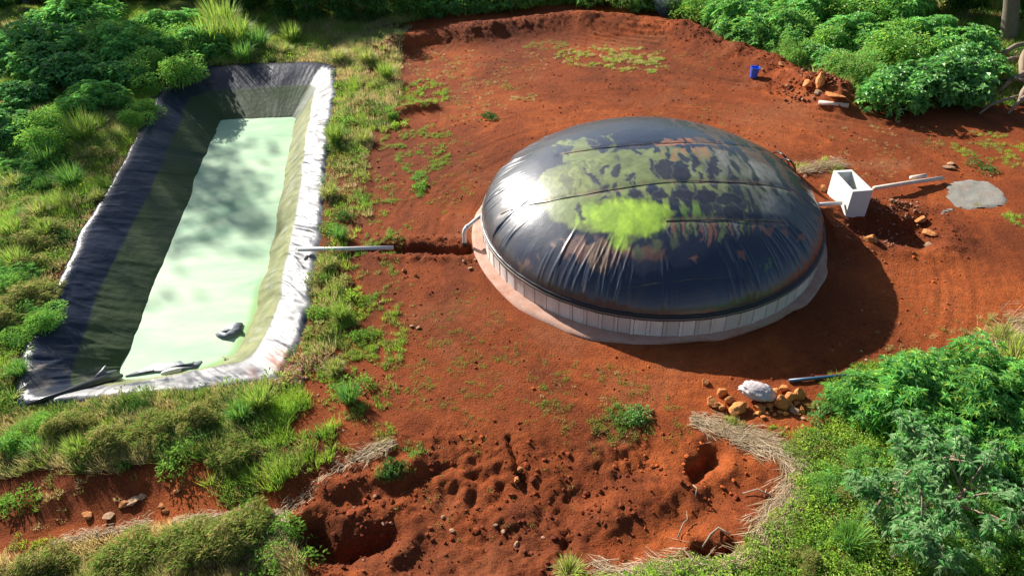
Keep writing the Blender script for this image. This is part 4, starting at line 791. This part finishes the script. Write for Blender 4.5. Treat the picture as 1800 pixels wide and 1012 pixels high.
straw([(1210,735),(1250,745),(1290,765)], .25, 700, .2); straw([(300,918),(360,911),(440,904)], .12, 700, .12); straw([(90,956),(160,940),(260,922)], .12, 600, .12); straw([(1400,305),(1440,295),(1480,292)], .25, 700, .3, .08); straw([(1750,640),(1790,600),(1850,590)], .5, 1200, .4, .1)
straw([(700,780),(660,790),(640,800)], .15, 300, .25)
tag(link('dry_straw', mesh_np('dry_straw', np.vstack(gV), np.vstack(gF), np.vstack(gC), M['straw'], smooth=False)), 'pale dead grass strands matted along the edge of the dug soil', 'dry straw', kind='stuff')

# clods and pebbles
def pebble_field(name, X, Y, Sz, cols, m, label, sink=.25):
    n = len(X); ph = (1 + 5 ** .5) / 2; ico = unit(np.array([(-1,ph,0),(1,ph,0),(-1,-ph,0),(1,-ph,0),(0,-1,ph),(0,1,ph),(0,-1,-ph),(0,1,-ph),(ph,0,-1),(ph,0,1),(-ph,0,-1),(-ph,0,1)], float))
    fa_ = np.array([(0,11,5),(0,5,1),(0,1,7),(0,7,10),(0,10,11),(1,5,9),(5,11,4),(11,10,2),(10,7,6),(7,1,8),(3,9,4),(3,4,2),(3,2,6),(3,6,8),(3,8,9),(4,9,5),(2,4,11),(6,2,10),(8,6,7),(9,8,1)])
    sc = rng.uniform(.5, 1.2, (n, 1, 3)) * [1, 1, .75]; V = ico[None] * sc * Sz[:, None, None] * rng.uniform(.72, 1.15, (n, 12, 1)); a = rng.uniform(0, 6.28, n); c, s = np.cos(a)[:, None], np.sin(a)[:, None]
    V = np.stack([V[..., 0] * c - V[..., 1] * s, V[..., 0] * s + V[..., 1] * c, V[..., 2]], -1) + np.stack([X, Y, terrain(X, Y) + Sz * sink], -1)[:, None]
    Fp = (fa_[None] + np.arange(n)[:, None, None] * 12).reshape(-1, 3); return tag(link(name, mesh_np(name, V.reshape(-1, 3), Fp, np.repeat(cols, 12, axis=0), m, smooth=False)), label, kind='stuff')
r_ = rng; n = 120000; X = r_.uniform(-12, 14, n); Y = r_.uniform(5, 34, n); k = (np.abs(X) < .78 * Y + .5); X, Y = X[k], Y[k]
ff = sdist(X, Y, frontarea); dn = .06 + .16 * sstep(.1, .5, fbm(X, Y, 1.0, 3, 501)) + .6 * sstep(.3, -.8, ff) * sstep(-.25, .35, fbm(X, Y, .6, 3, 502)) + .8 * sstep(.6, .2, dline(X, Y, trench)) + .55 * sstep(1.5, .4, dline(X, Y, hollow)) + .5 * np.exp(-(dline(X, Y, ridge) / .9) ** 2) * (X > -3) + .8 * np.exp(-(dline(X, Y, mound2) / .8) ** 2) + .6 * np.exp(-(dline(X, Y, pit1) / .9) ** 2) + .03
ok = (r_.uniform(0, 1, len(X)) < dn * .8) & (np.hypot(X - TC[0], Y - TC[1]) > TR + .62) & (sdist(X, Y, OUT0) > .1) & ~zone_cover(X, Y) & (sdist(X, Y, P([(1658,322),(1700,315),(1740,318),(1768,335),(1775,352),(1760,366),(1715,368),(1680,362),(1662,345)])) > 0.05); X, Y = X[ok], Y[ok]
Sz = (.010 + .034 * r_.uniform(0, 1, len(X)) ** 3) * (1 + .8 * sstep(.2, -.6, sdist(X, Y, frontarea)) * (r_.uniform(0, 1, len(X)) < .25)); cl = soil_col(X, Y) * r_.uniform(.7, 1.15, (len(X), 1)); print('clods', len(X)); pebble_field('soil_clods', X, Y, Sz, cl, M['clod'], 'crumbled clods of red soil scattered over the dug ground')
n = 9000; X = r_.uniform(-9, 14, n); Y = r_.uniform(5, 30, n); k = (np.abs(X) < .78 * Y + .5) & (np.hypot(X - TC[0], Y - TC[1]) > TR + .45) & (sdist(X, Y, OUT0) > .1) & ~zone_cover(X, Y); X, Y = X[k], Y[k]
k = r_.uniform(0, 1, len(X)) < .10 + .5 * sstep(0, .5, fbm(X, Y, 1.6, 3, 511)) + .8 * np.exp(-(dline(X, Y, P([(1560,470),(1640,500),(1600,560)])) / .9) ** 2); X, Y = X[k], Y[k]
cl = mixcol(len(X), [[.40,.22,.13], [.50,.34,.22], [.42,.17,.07], [.55,.45,.35]], [2, 1.2, 2, .5]); pebble_field('pebbles', X, Y, .008 + .022 * r_.uniform(0, 1, len(X)) ** 3, cl, M['clod'], 'small pale pebbles scattered on the red soil')
# broken pinkish rubble by the pond corner and rubble in the hollow
n = 420; c0 = at(510, 655); c1 = at(560, 632); X = np.r_[c0[0] + r_.normal(0, .16, n), c1[0] + r_.normal(0, .2, n // 2)]; Y = np.r_[c0[1] + r_.normal(0, .2, n), c1[1] + r_.normal(0, .15, n // 2)]; k = sdist(X, Y, OUT0) > .08; X, Y = X[k], Y[k]
pebble_field('rubble', X, Y, r_.uniform(.02, .055, len(X)), mixcol(len(X), [[.50,.25,.19], [.42,.18,.13], [.55,.34,.28]], [2, 2, 1]), M['clod'], 'broken pinkish rubble beside the close right corner of the pond', .5)
n = 90; c0 = at(1585, 372); X = np.r_[c0[0] + r_.normal(0, .35, n), at(1540, 430)[0] + r_.normal(0, .5, n // 2)]; Y = np.r_[c0[1] + r_.normal(0, .25, n), at(1540, 420)[1] + r_.normal(0, .4, n // 2)]; k = (np.hypot(X - TC[0], Y - TC[1]) > TR + .6) & ((X > 9.4) | (Y < 15.2)); X, Y = X[k], Y[k]
pebble_field('rubble', X, Y, r_.uniform(.015, .055, len(X)), mixcol(len(X), [[.38,.19,.12], [.40,.26,.20], [.3,.13,.06]], [2, 1, 2]), M['clod'], 'loose rubble in the hollow beside the concrete box', .5)

n = 260; c0 = at(1440, 168); X = c0[0] + r_.normal(0, .7, n); Y = c0[1] + r_.normal(0, .35, n); pebble_field('rubble', X, Y, r_.uniform(.02, .08, len(X)), mixcol(len(X), [[.38,.14,.05], [.40,.22,.14], [.16,.05,.02]], [2, 1, 3]), M['clod'], 'loose rubble heap round the pointed rock below the shrubs', .4)
# plant prototypes ------------------------------------------------
def lobes(r, n, R, H, base=.15):
    L = []
    for _ in range(n):
        a = r.uniform(0, 2 * np.pi); q = np.sqrt(r.uniform(0, 1)); z = H * (base + (1 - base) * r.uniform(.15, 1) * (1 - .55 * q * q)); L.append((R * q * math.cos(a) * .8, R * q * math.sin(a) * .8, z * .82, r.uniform(.22, .42) * min(R, H)))
    return L
def shrub_proto(seed, R=1., H=1.3, nl=3600, leafL=.10, leafW=.05, cols=(GRN, DEEP), wts=(1, 1), nlobe=16, rosette=0, droop=.25, kind='leaf'):
    r = np.random.default_rng(seed); Ls = lobes(r, nlobe, R, H); V_, F_, C_ = [], [], []; k0 = 0; tot = sum(l[3] ** 2 for l in Ls)
    for (x, y, z, s) in Ls:
        n = int(nl * s * s / tot); ctr = np.array([x, y, z])
        if rosette:
            m = max(n // rosette, 2); d = unit(r.normal(0, 1, (m, 3)) + [0, 0, .35]); rad_ = s * r.uniform(.55, 1.15, (m, 1)); pc = ctr + d * rad_ * [1.1, 1.1, .9]; ax = unit(d * .6 + [0, 0, .8] + r.normal(0, .25, (m, 3)))
            t = np.tile(np.linspace(0, 2 * np.pi, rosette, endpoint=False), m) + np.repeat(r.uniform(0, 6.28, m), rosette); axr = np.repeat(ax, rosette, 0); s1 = unit(np.cross(axr, [1.0, .1, 0])); s2 = np.cross(axr, s1)
            Dr = unit(s1 * np.cos(t)[:, None] + s2 * np.sin(t)[:, None] + axr * r.uniform(.05, .5, (len(t), 1))); P0 = np.repeat(pc, rosette, 0); sh = np.repeat(r.uniform(.75, 1.3, (m, 1)), rosette, 0)
        else:
            d = unit(r.normal(0, 1, (n, 3)) + [0, 0, .3]); P0 = ctr + d * s * r.uniform(.45, 1.15, (n, 1)) ** .7 * [1.1, 1.1, .9]; Dr = unit(d * [1, 1, .5] + r.normal(0, .55, (n, 3))); sh = r.uniform(.75, 1.3, (n, 1))
        k = P0[:, 2] > .02; P0, Dr, sh = P0[k], Dr[k], sh[k]; v, f = leaves(P0, Dr, leafL * r.uniform(.6, 1.3, len(P0)), leafW * r.uniform(.7, 1.3, len(P0)), droop, .2, r)
        cc = np.array(cols)[r.choice(len(cols), len(P0), p=np.array(wts) / sum(wts))] * sh * r.uniform(.85, 1.15)
        V_.append(v); F_.append(f + k0); C_.append(np.repeat(cc, 4, 0)); k0 += len(v)
    fm = mesh_np('foliage', np.vstack(V_), np.vstack(F_), np.clip(np.vstack(C_), 0, .8), M['leaf'], smooth=False)
    mb = MB()
    for (x, y, z, s) in Ls: mb.tube([(x * .08, y * .08, -.1), (x * .5, y * .5, z * .55), (x * .9, y * .9, z)], [.022 * H, .014 * H, .006 * H], 5)
    return fm, mb.mesh('stem', M['stem'], True)
def cane_proto(seed, n=420, H=1.3, spread=.55, cols=(GRN, OLV, LIME), W=.022, rad_=.25):
    r = np.random.default_rng(seed); a = r.uniform(0, 6.28, n); q = np.sqrt(r.uniform(0, 1, n)) * rad_; P0 = np.stack([np.cos(a) * q, np.sin(a) * q, r.uniform(-.02, .35, n) * H * .6], 1); a2 = a + r.normal(0, .5, n); le = r.uniform(.1, 1, n) * spread * 1.6
    Dr = unit(np.stack([np.cos(a2) * le, np.sin(a2) * le, np.ones(n)], 1)); V, F = bent_blades(P0, Dr, H * r.uniform(.45, 1, n), np.full(n, W), r.uniform(.05, .45, n) * le); C = np.array(cols)[r.integers(0, len(cols), n)] * r.uniform(.7, 1.25, (n, 1)); return mesh_np('foliage', V, F, np.repeat(C, 5, 0), M['blade'], smooth=False)
BG = np.array([.14, .38, .11]); LG = np.array([.24, .55, .12]); YG = np.array([.42, .62, .12]); GG = np.array([.36, .56, .26])
SH = {'broad': [shrub_proto(1, nl=3400, leafL=.15, leafW=.10, cols=(BG, LG, DEEP), wts=(2, 2, 1), rosette=5), shrub_proto(2, R=1.1, H=1.15, nl=3800, leafL=.14, leafW=.09, cols=(BG, LG, GRN), wts=(2, 2, 1), nlobe=20, rosette=5)],
      'fine': [shrub_proto(3, nl=5200, leafL=.10, leafW=.030, cols=(GRN, LG, OLV), wts=(2, 2, 1)), shrub_proto(4, R=1.15, H=1.05, nl=5600, leafL=.11, leafW=.032, cols=(LG, LIME, GRN), wts=(2, 1, 2), nlobe=20)],
      'star': [shrub_proto(5, nl=7000, leafL=.16, leafW=.034, cols=(LG, BG, GRN, YG), wts=(3, 2, 1, .6), nlobe=20, rosette=8, droop=.3), shrub_proto(6, R=1.1, H=1.2, nl=7600, leafL=.15, leafW=.032, cols=(LG, BG, GRN, YG), wts=(2, 3, 2, .6), nlobe=22, rosette=8, droop=.3)]}
SH['scrub'] = [shrub_proto(11, nl=5200, leafL=.20, leafW=.016, cols=(OLV, DRY * .8, GRN * .8, DEEP), wts=(3, 2, 1, 1), droop=.2), shrub_proto(12, R=1.15, H=.95, nl=5600, leafL=.18, leafW=.016, cols=(OLV, DRY * .7, GRN, DEEP), wts=(3, 1.6, 1.6, 1.2), nlobe=20)]
CN = [cane_proto(7), cane_proto(8, H=1.2, cols=(GRN, BG, GRN)), cane_proto(9, n=520, H=1.0, spread=.9, cols=(OLV, LIME, DRY))]
n_sh = 0
def shrub(kind, px, py, s, label, group=None, sz=None, name='shrub', cat='shrub', z0=None, xy=None):
    """px,py = where the stem meets the ground"""
    global n_sh; n_sh += 1; r = random.Random(n_sh * 13)
    if xy: g = Vector((*xy, ground_z(*xy)))
    else: g = gp(px, py, -.03, fine=False)
    rt = link(name, None, loc=g, rot=(0, 0, r.uniform(0, 6.28)), sc=(s, s, s * (sz or 1))); tag(rt, label, cat, group)
    fm, st = SH[kind][n_sh % 2]; link('foliage', fm, rt); link('stem', st, rt); return rt
def cane(px, py, s, label, group=None, k=None, name='grass_clump', cat='grass clump'):
    global n_sh; n_sh += 1; g = gp(px, py, -.02, fine=False); return tag(link(name, CN[n_sh % 3 if k is None else k], loc=g, rot=(0, 0, n_sh * 1.7), sc=s), label, cat, group)
# top right thicket, nearest row first
G_TR = 'leafy shrubs in the thicket behind the digging'
for kind, px, py, s, lb in (('broad',1560,185,1.15,'broad leaved shrub at the front of the thicket above the rubble'),('broad',1650,180,1.3,'dark broad leaved shrub overhanging the tree shade'),('broad',1690,140,1.15,'broad leaved shrub just left of the root heap'),('fine',1500,150,1.1,'lighter fine leaved shrub above the flat rusty slab'),
   ('broad',1440,125,.9,'small pale shrub right above the pointed orange rock'),('fine',1395,112,.85,'low bright shrub at the soil edge above the pinkish rock'),('star',1350,85,1.3,'bushy green shrub left of the pale shrubs'),('star',1300,62,1.4,'tall green shrub at the left corner of the right thicket'),('fine',1235,35,1.3,'fine leaved shrub behind the blue smoke'),
   ('fine',1850,105,.8,'yellowish small shrub above the root heap')):
    shrub(kind, px, py, s, lb, G_TR)
for kind, px, py, s in (('fine',1420,90,1.3),('star',1480,90,1.3),('fine',1560,110,1.5),('star',1610,100,1.4),('broad',1680,100,1.1),('star',1400,40,1.5),('fine',1470,40,1.6),('star',1560,30,1.6),('fine',1330,15,1.5),('star',1270,-10,1.5),('fine',1400,-30,1.7),('star',1500,-40,1.8),('star',1600,-40,1.6)):
    shrub(kind, px, py, s, 'green shrub deep in the dense thicket at the top right', 'shrubs deep in the top right thicket')
# shrubs beyond the ridge, top middle
for i, px in enumerate(range(720, 1240, 48)):
    shrub(['fine', 'star'][i % 2], px, [22, 14, 6, 4, 14, 26][min(i // 2, 5)] - (i * 7) % 9, 1.25 + .2 * (i % 3), ['first','second','third','fourth','fifth','sixth','seventh','eighth','ninth','tenth','eleventh'][i] + ' bush from the left in the bright row beyond the soil ridge', 'bushes beyond the soil ridge', .9)
for i, px in enumerate(range(700, 1300, 75)): shrub(['star', 'fine'][i % 2], px, -45, 1.9, 'bush in the second row beyond the soil ridge', 'bushes further beyond the soil ridge', .9)
# top left bush mass
G_TL = 'bushes on the rise left of the pond'
for kind, px, py, s, lb in (('fine',290,140,1.3,'leafy bush just above the far left pond corner'),('star',235,110,1.6,'tall bush in the middle of the rise, behind the broad leaved one'),('broad',90,110,1.7,'tall broad leaved bush on the rise near the left edge'),('star',150,60,1.9,'tallest bush of the rise, standing against the dark wood'),('fine',300,100,1.5,'bright fine leaved bush behind the far left pond corner'),('star',355,95,1.3,'star leaved bush beside the cane grass'),('broad',20,110,1.5,'broad leaved bush cut by the left edge'),('star',170,190,1.1,'star leaved bush at the foot of the rise'),('fine',85,250,1.1,'fine leaved bush in the field under the rise'),('broad',15,250,1.0,'broad leaved bush at the left edge under the rise'),('broad',215,150,1.1,'broad leaved bush on the rise left of the pond corner'),('broad',130,150,1.2,'broad leaved bush at the left of the rise, shining pale leaves'),('broad',60,135,1.1,'bluish broad leaved bush at the left end of the rise'),('fine',190,95,1.4,'fine leaved bush in the middle of the rise'),
   ('star',270,75,1.3,'bush of star like leaves on the crest of the rise'),('star',330,60,1.2,'crest bush in front of the dark wood'),('fine',120,230,1.0,'dark rounded bush in the field left of the pond'),('broad',45,190,1.0,'bush below the bluish one near the left edge'),('fine',250,210,.7,'small yellow green bush touching the left pond bank')):
    shrub(kind, px, py, s, lb, G_TL, sz=.85)
for px, py, s, k, lb in ((420,85,1.25,0,'tall cane grass clump on the crest right of the bushes'),(375,90,1.3,0,'tall cane grass clump beside the star leaved bush'),(455,90,1.0,1,'cane grass clump in front of the dark wood'),(340,110,1.1,1,'bluish cane grass clump above the pond end'),(432,108,.8,1,'small bluish grass clump behind the far pond edge'),(515,75,.75,0,'lone bright grass clump on dry grass behind the pond'),(500,95,.6,2,'short olive grass clump in the dry grass'),
    (395,60,1.4,0,'tallest cane grass clump against the dark wood'),(595,110,.7,2,'grass clump beside the far right pond corner'),(645,110,.7,2,'grass clump in the dry grass right of the pond corner'),(680,140,.6,0,'bright grass clump above the dark gully'),(130,330,.75,1,'arching grass clump in the field left of the pond, right one'),(85,290,.75,1,'arching grass clump in the field left of the pond, upper one'),(150,250,.9,0,'grass clump below the rise'),
    (30,330,.6,2,'yellowish grass clump at the left edge'),(25,420,.6,0,'bright grass clump at the left edge beside the pond middle'),(35,470,.55,0,'bright low grass clump left of the pale liner corner'),(70,380,.6,2,'olive grass clump in the left field'),(615,705,.45,1,'dark green grass clump on bare soil below the pond corner'),(460,715,.5,0,'lush green grass clump under the close right pond corner'),(425,735,.45,1,'dark green grass clump on the bank under the pond'),
    (140,800,.4,0,'bright yellow green grass clump on the bank'),(20,790,.42,1,'dark green grass clump at the left end of the bank'),(70,795,.4,1,'deep green grass clump on the bank near the left edge'),(590,650,.35,2,'small grass clump near the pinkish rubble'),(600,560,.4,0,'small bright grass clump right of the pond'),(590,250,.6,0,'green grass clump against the right pond edge'),(640,250,.5,2,'short grass clump by the gully'),(580,345,.5,2,'yellow grass clump beside the right pond edge'),
    (575,470,.45,2,'short clump just below the overflow pipe'),(600,420,.40,1,'dark clump right above the overflow pipe'),(1490,955,.5,1,'green grass clump among the ground cover, bottom right'),(1000,1010,.4,2,'grass clump at the bottom edge below the dug soil'),(1785,640,.7,2,'pale grass clump behind the right hand bush'),(1760,600,.5,2,'dry grass clump at the right edge above the bush')):
    cane(px, py, s, lb, 'grass clumps', k)
for i in range(12):
    r = random.Random(i + 70); px = r.uniform(-60, 230); py = r.uniform(180, 700)
    if px > 260 - (py - 180) * .42: px -= 120
    cane(px, py, r.uniform(.35, .55), 'grass clump in the tangled field along the left edge', 'grass clumps in the left field')
for i in range(34):
    r = random.Random(i + 170); px = r.uniform(-20, 190); py = r.uniform(200, 620)
    if px > 220 - (py - 200) * .42: px -= 100
    shrub(['fine', 'scrub', 'star', 'scrub'][i % 4], px, py, r.uniform(.35, .65), 'low weedy bush in the tangled field along the left edge', 'low bushes in the left field', sz=.6)
for px, py, s, lb in ((60,770,.4,'low dark bush on the bank near the left edge'),(190,790,.42,'low olive bush on the bank under the pond'),(270,765,.4,'low bush in the middle of the bank'),(350,745,.38,'low bush on the bank under the long scrap'),(410,800,.36,'low dusty bush at the right end of the bank'),(120,760,.4,'low bush on the bank left of centre'),(230,990,.45,'low bush in the strip at the bottom left'),(400,960,.45,'low bush at the bottom between straw and path'),(330,965,.42,'rounded olive bush in the bottom strip'),(80,1000,.4,'low bush in the bottom left corner'),(440,930,.4,'bush of the bottom strip next to the straw mat')):
    shrub('scrub' if 'dark' not in lb else 'fine', px, py, s, lb, 'low bushes on the bank')
# right foreground
G_R = 'bushes of the right foreground clump'
for kind, px, py, s, lb in (('star',1580,735,.95,'large bush of star shaped leaves, the left front of the clump'),('star',1680,700,1.0,'large bush of star shaped leaves at the back of the clump'),('star',1770,720,.95,'large star leaved bush cut by the right edge'),('star',1500,720,.5,'small pale star leaved bush beside the blue pipe'),('star',1640,790,.75,'star leaved bush in the middle of the clump'),('star',1760,830,.7,'darker star leaved bush at the right edge'),('fine',1700,900,.5,'low bush in the shade under the clump'),('fine',1780,985,.5,'bright bush in the bottom right corner'),('fine',1690,975,.45,'leafy bush at the bottom edge right of the sapling')):
    shrub(kind, px, py, s, lb, G_R)
for i in range(16):
    r = random.Random(i + 400); px = r.uniform(1410, 1560); py = r.uniform(790, 1000)
    shrub(['fine', 'scrub', 'star', 'fine'][i % 4], px, py, r.uniform(.16, .32), 'small weed bush standing in the ground cover left of the saplings', 'small weed bushes in the right ground cover', sz=.8)
# sapling with long drooping grey-green leaves
def sapling(px, py, H, seed, label, spread=1.):
    r = np.random.default_rng(seed); g = gp(px, py, -.05, fine=False); rt = link('sapling', None, loc=g); tag(rt, label, 'sapling')
    mb = MB(); tips = []; top = Vector((.25 * spread, .1, H * .55)); mb.tube([(0, 0, 0), (.06, .02, H * .25), top], [.05, .038, .028], 7)
    for i in range(11):
        a = r.uniform(0, 6.28); l = r.uniform(.45, .95) * spread; b0 = Vector((.06, .02, H * .25)).lerp(top, r.uniform(.2, 1)); e = b0 + Vector((math.cos(a) * l, math.sin(a) * l, r.uniform(.15, .55) * H * .6)); m_ = (b0 + e) / 2 + Vector((0, 0, .08)); mb.tube([b0, m_, e], [.018, .012, .006], 5); tips += [e, m_.lerp(e, .5)]
        for j in range(3):
            e2 = e.lerp(b0, r.uniform(0, .5)) + Vector((r.uniform(-.25, .25), r.uniform(-.25, .25), r.uniform(0, .2))); tips.append(e2)
    link('trunk', mb.mesh('trunk', M['root'], True), rt); tp = np.array(tips); m = 20; P0 = np.repeat(tp, m, 0) + r.normal(0, .035, (len(tp) * m, 3)); t = r.uniform(0, 6.28, len(P0)); Dr = unit(np.stack([np.cos(t), np.sin(t), r.uniform(-.5, .4, len(t))], 1))
    v, f = leaves(P0, Dr, .125 * r.uniform(.6, 1.2, len(P0)), .032, .5, .3, r); cc = np.array([GG, GG * .8, BG * 1.2])[r.integers(0, 3, len(P0))] * r.uniform(.75, 1.2, (len(P0), 1)); link('foliage', mesh_np('foliage', v, f, np.repeat(cc, 4, 0), M['leaf'], smooth=False), rt)
sapling(1565, 990, 1.7, 21, 'grey green sapling with long drooping leaves and a bare forked trunk'); sapling(1640, 930, 1.7, 22, 'grey green sapling of drooping leaves just behind the forked one'); sapling(1530, 905, 1.2, 23, 'smaller grey green sapling left of the forked one', .8); sapling(1610, 860, 1.4, 24, 'grey green sapling growing against the star leaved bush', .9)
# forest trees behind
def tree_proto(seed, H=11, R=3.6, nl=15000, leafL=.26, leafW=.13, base=.32, ls=1.):
    r = np.random.default_rng(seed); mb = MB(); mb.tube([(0, 0, -.5), (.1, .05, H * .2), (.0, .2, H * .45), (.2, .1, H * .8)], [.34, .27, .20, .08], 10, caps=False); Ls = []
    for i in range(26):
        a = r.uniform(0, 6.28); z = H * r.uniform(base, .98); q = R * math.sqrt(max(.08, 1 - ((z / H - .62) / .42) ** 2)) * r.uniform(.35, 1); Ls.append((q * math.cos(a), q * math.sin(a), z, r.uniform(.8, 1.5) * ls)); mb.tube([(0, .1, z * .72), (q * .5 * math.cos(a), q * .5 * math.sin(a), z * .9), (q * math.cos(a), q * math.sin(a), z)], [.09, .06, .02], 5, caps=False)
    tr = mb.mesh('trunk', M['bark'], True); V_, F_, C_ = [], [], []; k0 = 0
    for (x, y, z, s) in Ls:
        n = nl // 26; d = unit(r.normal(0, 1, (n, 3))); P0 = np.array([x, y, z]) + d * s * r.uniform(.3, 1.1, (n, 1)) * [1, 1, .7]; Dr = unit(d * [1, 1, .3] + r.normal(0, .5, (n, 3)))
        v, f = leaves(P0, Dr, leafL * r.uniform(.6, 1.3, n), leafW, .3, .2, r); cc = np.array([DEEP, BG, GRN * .8])[r.integers(0, 3, n)] * r.uniform(.7, 1.3, (n, 1)); V_.append(v); F_.append(f + k0); C_.append(np.repeat(cc, 4, 0)); k0 += len(v)
    return mesh_np('crown', np.vstack(V_), np.vstack(F_), np.vstack(C_), M['leaf'], smooth=False), tr
TP = [tree_proto(41), tree_proto(42, H=9.5, R=4.6, base=.08, leafL=.34, leafW=.2), tree_proto(43, H=12.5, R=2.0, base=.84, nl=6000, ls=.55), tree_proto(44, H=12.5, R=2.3, base=.84, nl=520, ls=.5)]
def tree(x, y, s, k, label, group='trees of the dark wood behind'):
    rt = link('tree', None, loc=(x, y, ground_z(x, y)), rot=(0, 0, x * 1.3 + y), sc=s); tag(rt, label, 'tree', group); link('crown', TP[k][0], rt); link('trunk', TP[k][1], rt)
for x, y, s, k in ((-34,41,.5,1),(-30,41.5,.5,1),(-26.5,42,.5,1),(-23,41,.45,1),(-20,41.5,.45,1),(-17,41,.42,1),(-14,40.4,.40,1),(-11.6,34.4,.34,1),(-9.9,33.4,.33,1),(-8.6,32.6,.30,1),(-7.0,32.4,.30,1),(-5.6,32.6,.28,1),(-12.8,36.2,.36,1),(-10.2,36,.36,1),(-7.4,35,.34,1),(-4.6,34.4,.30,1),(-15,37,.33,1),(-17.4,37.6,.33,1),(-19.8,37.8,.33,1),(-22.4,37.6,.33,1),(-25,37.2,.33,1),(-27.6,36.6,.33,1),(-30,46,.6,1),(-24,46,.6,1),(-18,46,.6,1),(-13,41,.5,1),(-9,39,.5,1),(-5,38.5,.45,1)):
    tree(x, y, s, k, 'dark leafy tree in the wood along the top left')
tree(-25.6, 40.4, 1.0, 2, 'tall tree with a high crown shading the far end of the pond'); tree(-35, 47, 1.9, 3, 'tallest tree far behind with a thin open crown')
for x, y, s, k in ((17.5,39,.45,1),(21,38,.5,1),(24,36,.5,1),(13,41,.5,1),(27,33,.5,1),(19.5,34.5,.4,1),(9.5,38.5,.4,1),(17.6,31.5,.40,1),(19.6,30.6,.38,1),(21.8,29.6,.40,1),(15.6,32.6,.36,1),(22.5,26.8,.34,1)):
    tree(x, y, s, k, 'dark leafy tree in the wood behind the right thicket', 'trees behind the right thicket')
# grey trunk standing at the top right
rt = link('tree', None, loc=gp(1768, 70, -.1, fine=False)); tag(rt, 'thick grey tree trunk standing at the top right edge', 'tree')
mb = MB(); mb.tube([(.1, 0, -.3), (.0, 0, .4), (-.30, .0, 1.4), (-.85, .1, 3), (-1.3, .2, 6), (-1.5, .4, 9)], [.42, .31, .27, .24, .18, .10], 12, caps=False); mb.tube([(-.7, 0, 2.6), (-1.8, -.2, 5), (-2.6, .2, 7)], [.12, .09, .05], 7, caps=False); link('trunk', mb.mesh('trunk', M['bark'], True), rt)
link('crown', TP[0][0], rt, loc=(-1., 1.5, 3.5))
# thin bluish smoke beyond the ridge
import bmesh
bm = bmesh.new(); bmesh.ops.create_icosphere(bm, subdivisions=3, radius=1)
for v in bm.verts: v.co = Vector((v.co.x * .6 + .25 * math.sin(v.co.z * 2), v.co.y * .5, v.co.z * 1.1)) * (1 + .2 * math.sin(v.co.z * 5 + v.co.x * 4))
me = bpy.data.meshes.new('smoke'); bm.to_mesh(me); bm.free(); ms = bpy.data.materials.new('smoke'); ms.use_nodes = True; nn_ = ms.node_tree; nn_.nodes.remove(nn_.nodes['Principled BSDF']); pv = nn_.nodes.new('ShaderNodeVolumePrincipled'); pv.inputs['Density'].default_value = .35; pv.inputs['Color'].default_value = (.75, .85, .95, 1); nn_.links.new(pv.outputs[0], nn_.nodes['Material Output'].inputs['Volume']); me.materials.append(ms)
g = gp(1185, 38, .5, fine=False); tag(link('smoke', me, loc=g + Vector((0, .8, .6))), 'thin bluish smoke wisp rising behind the soil ridge', 'smoke', kind='stuff')
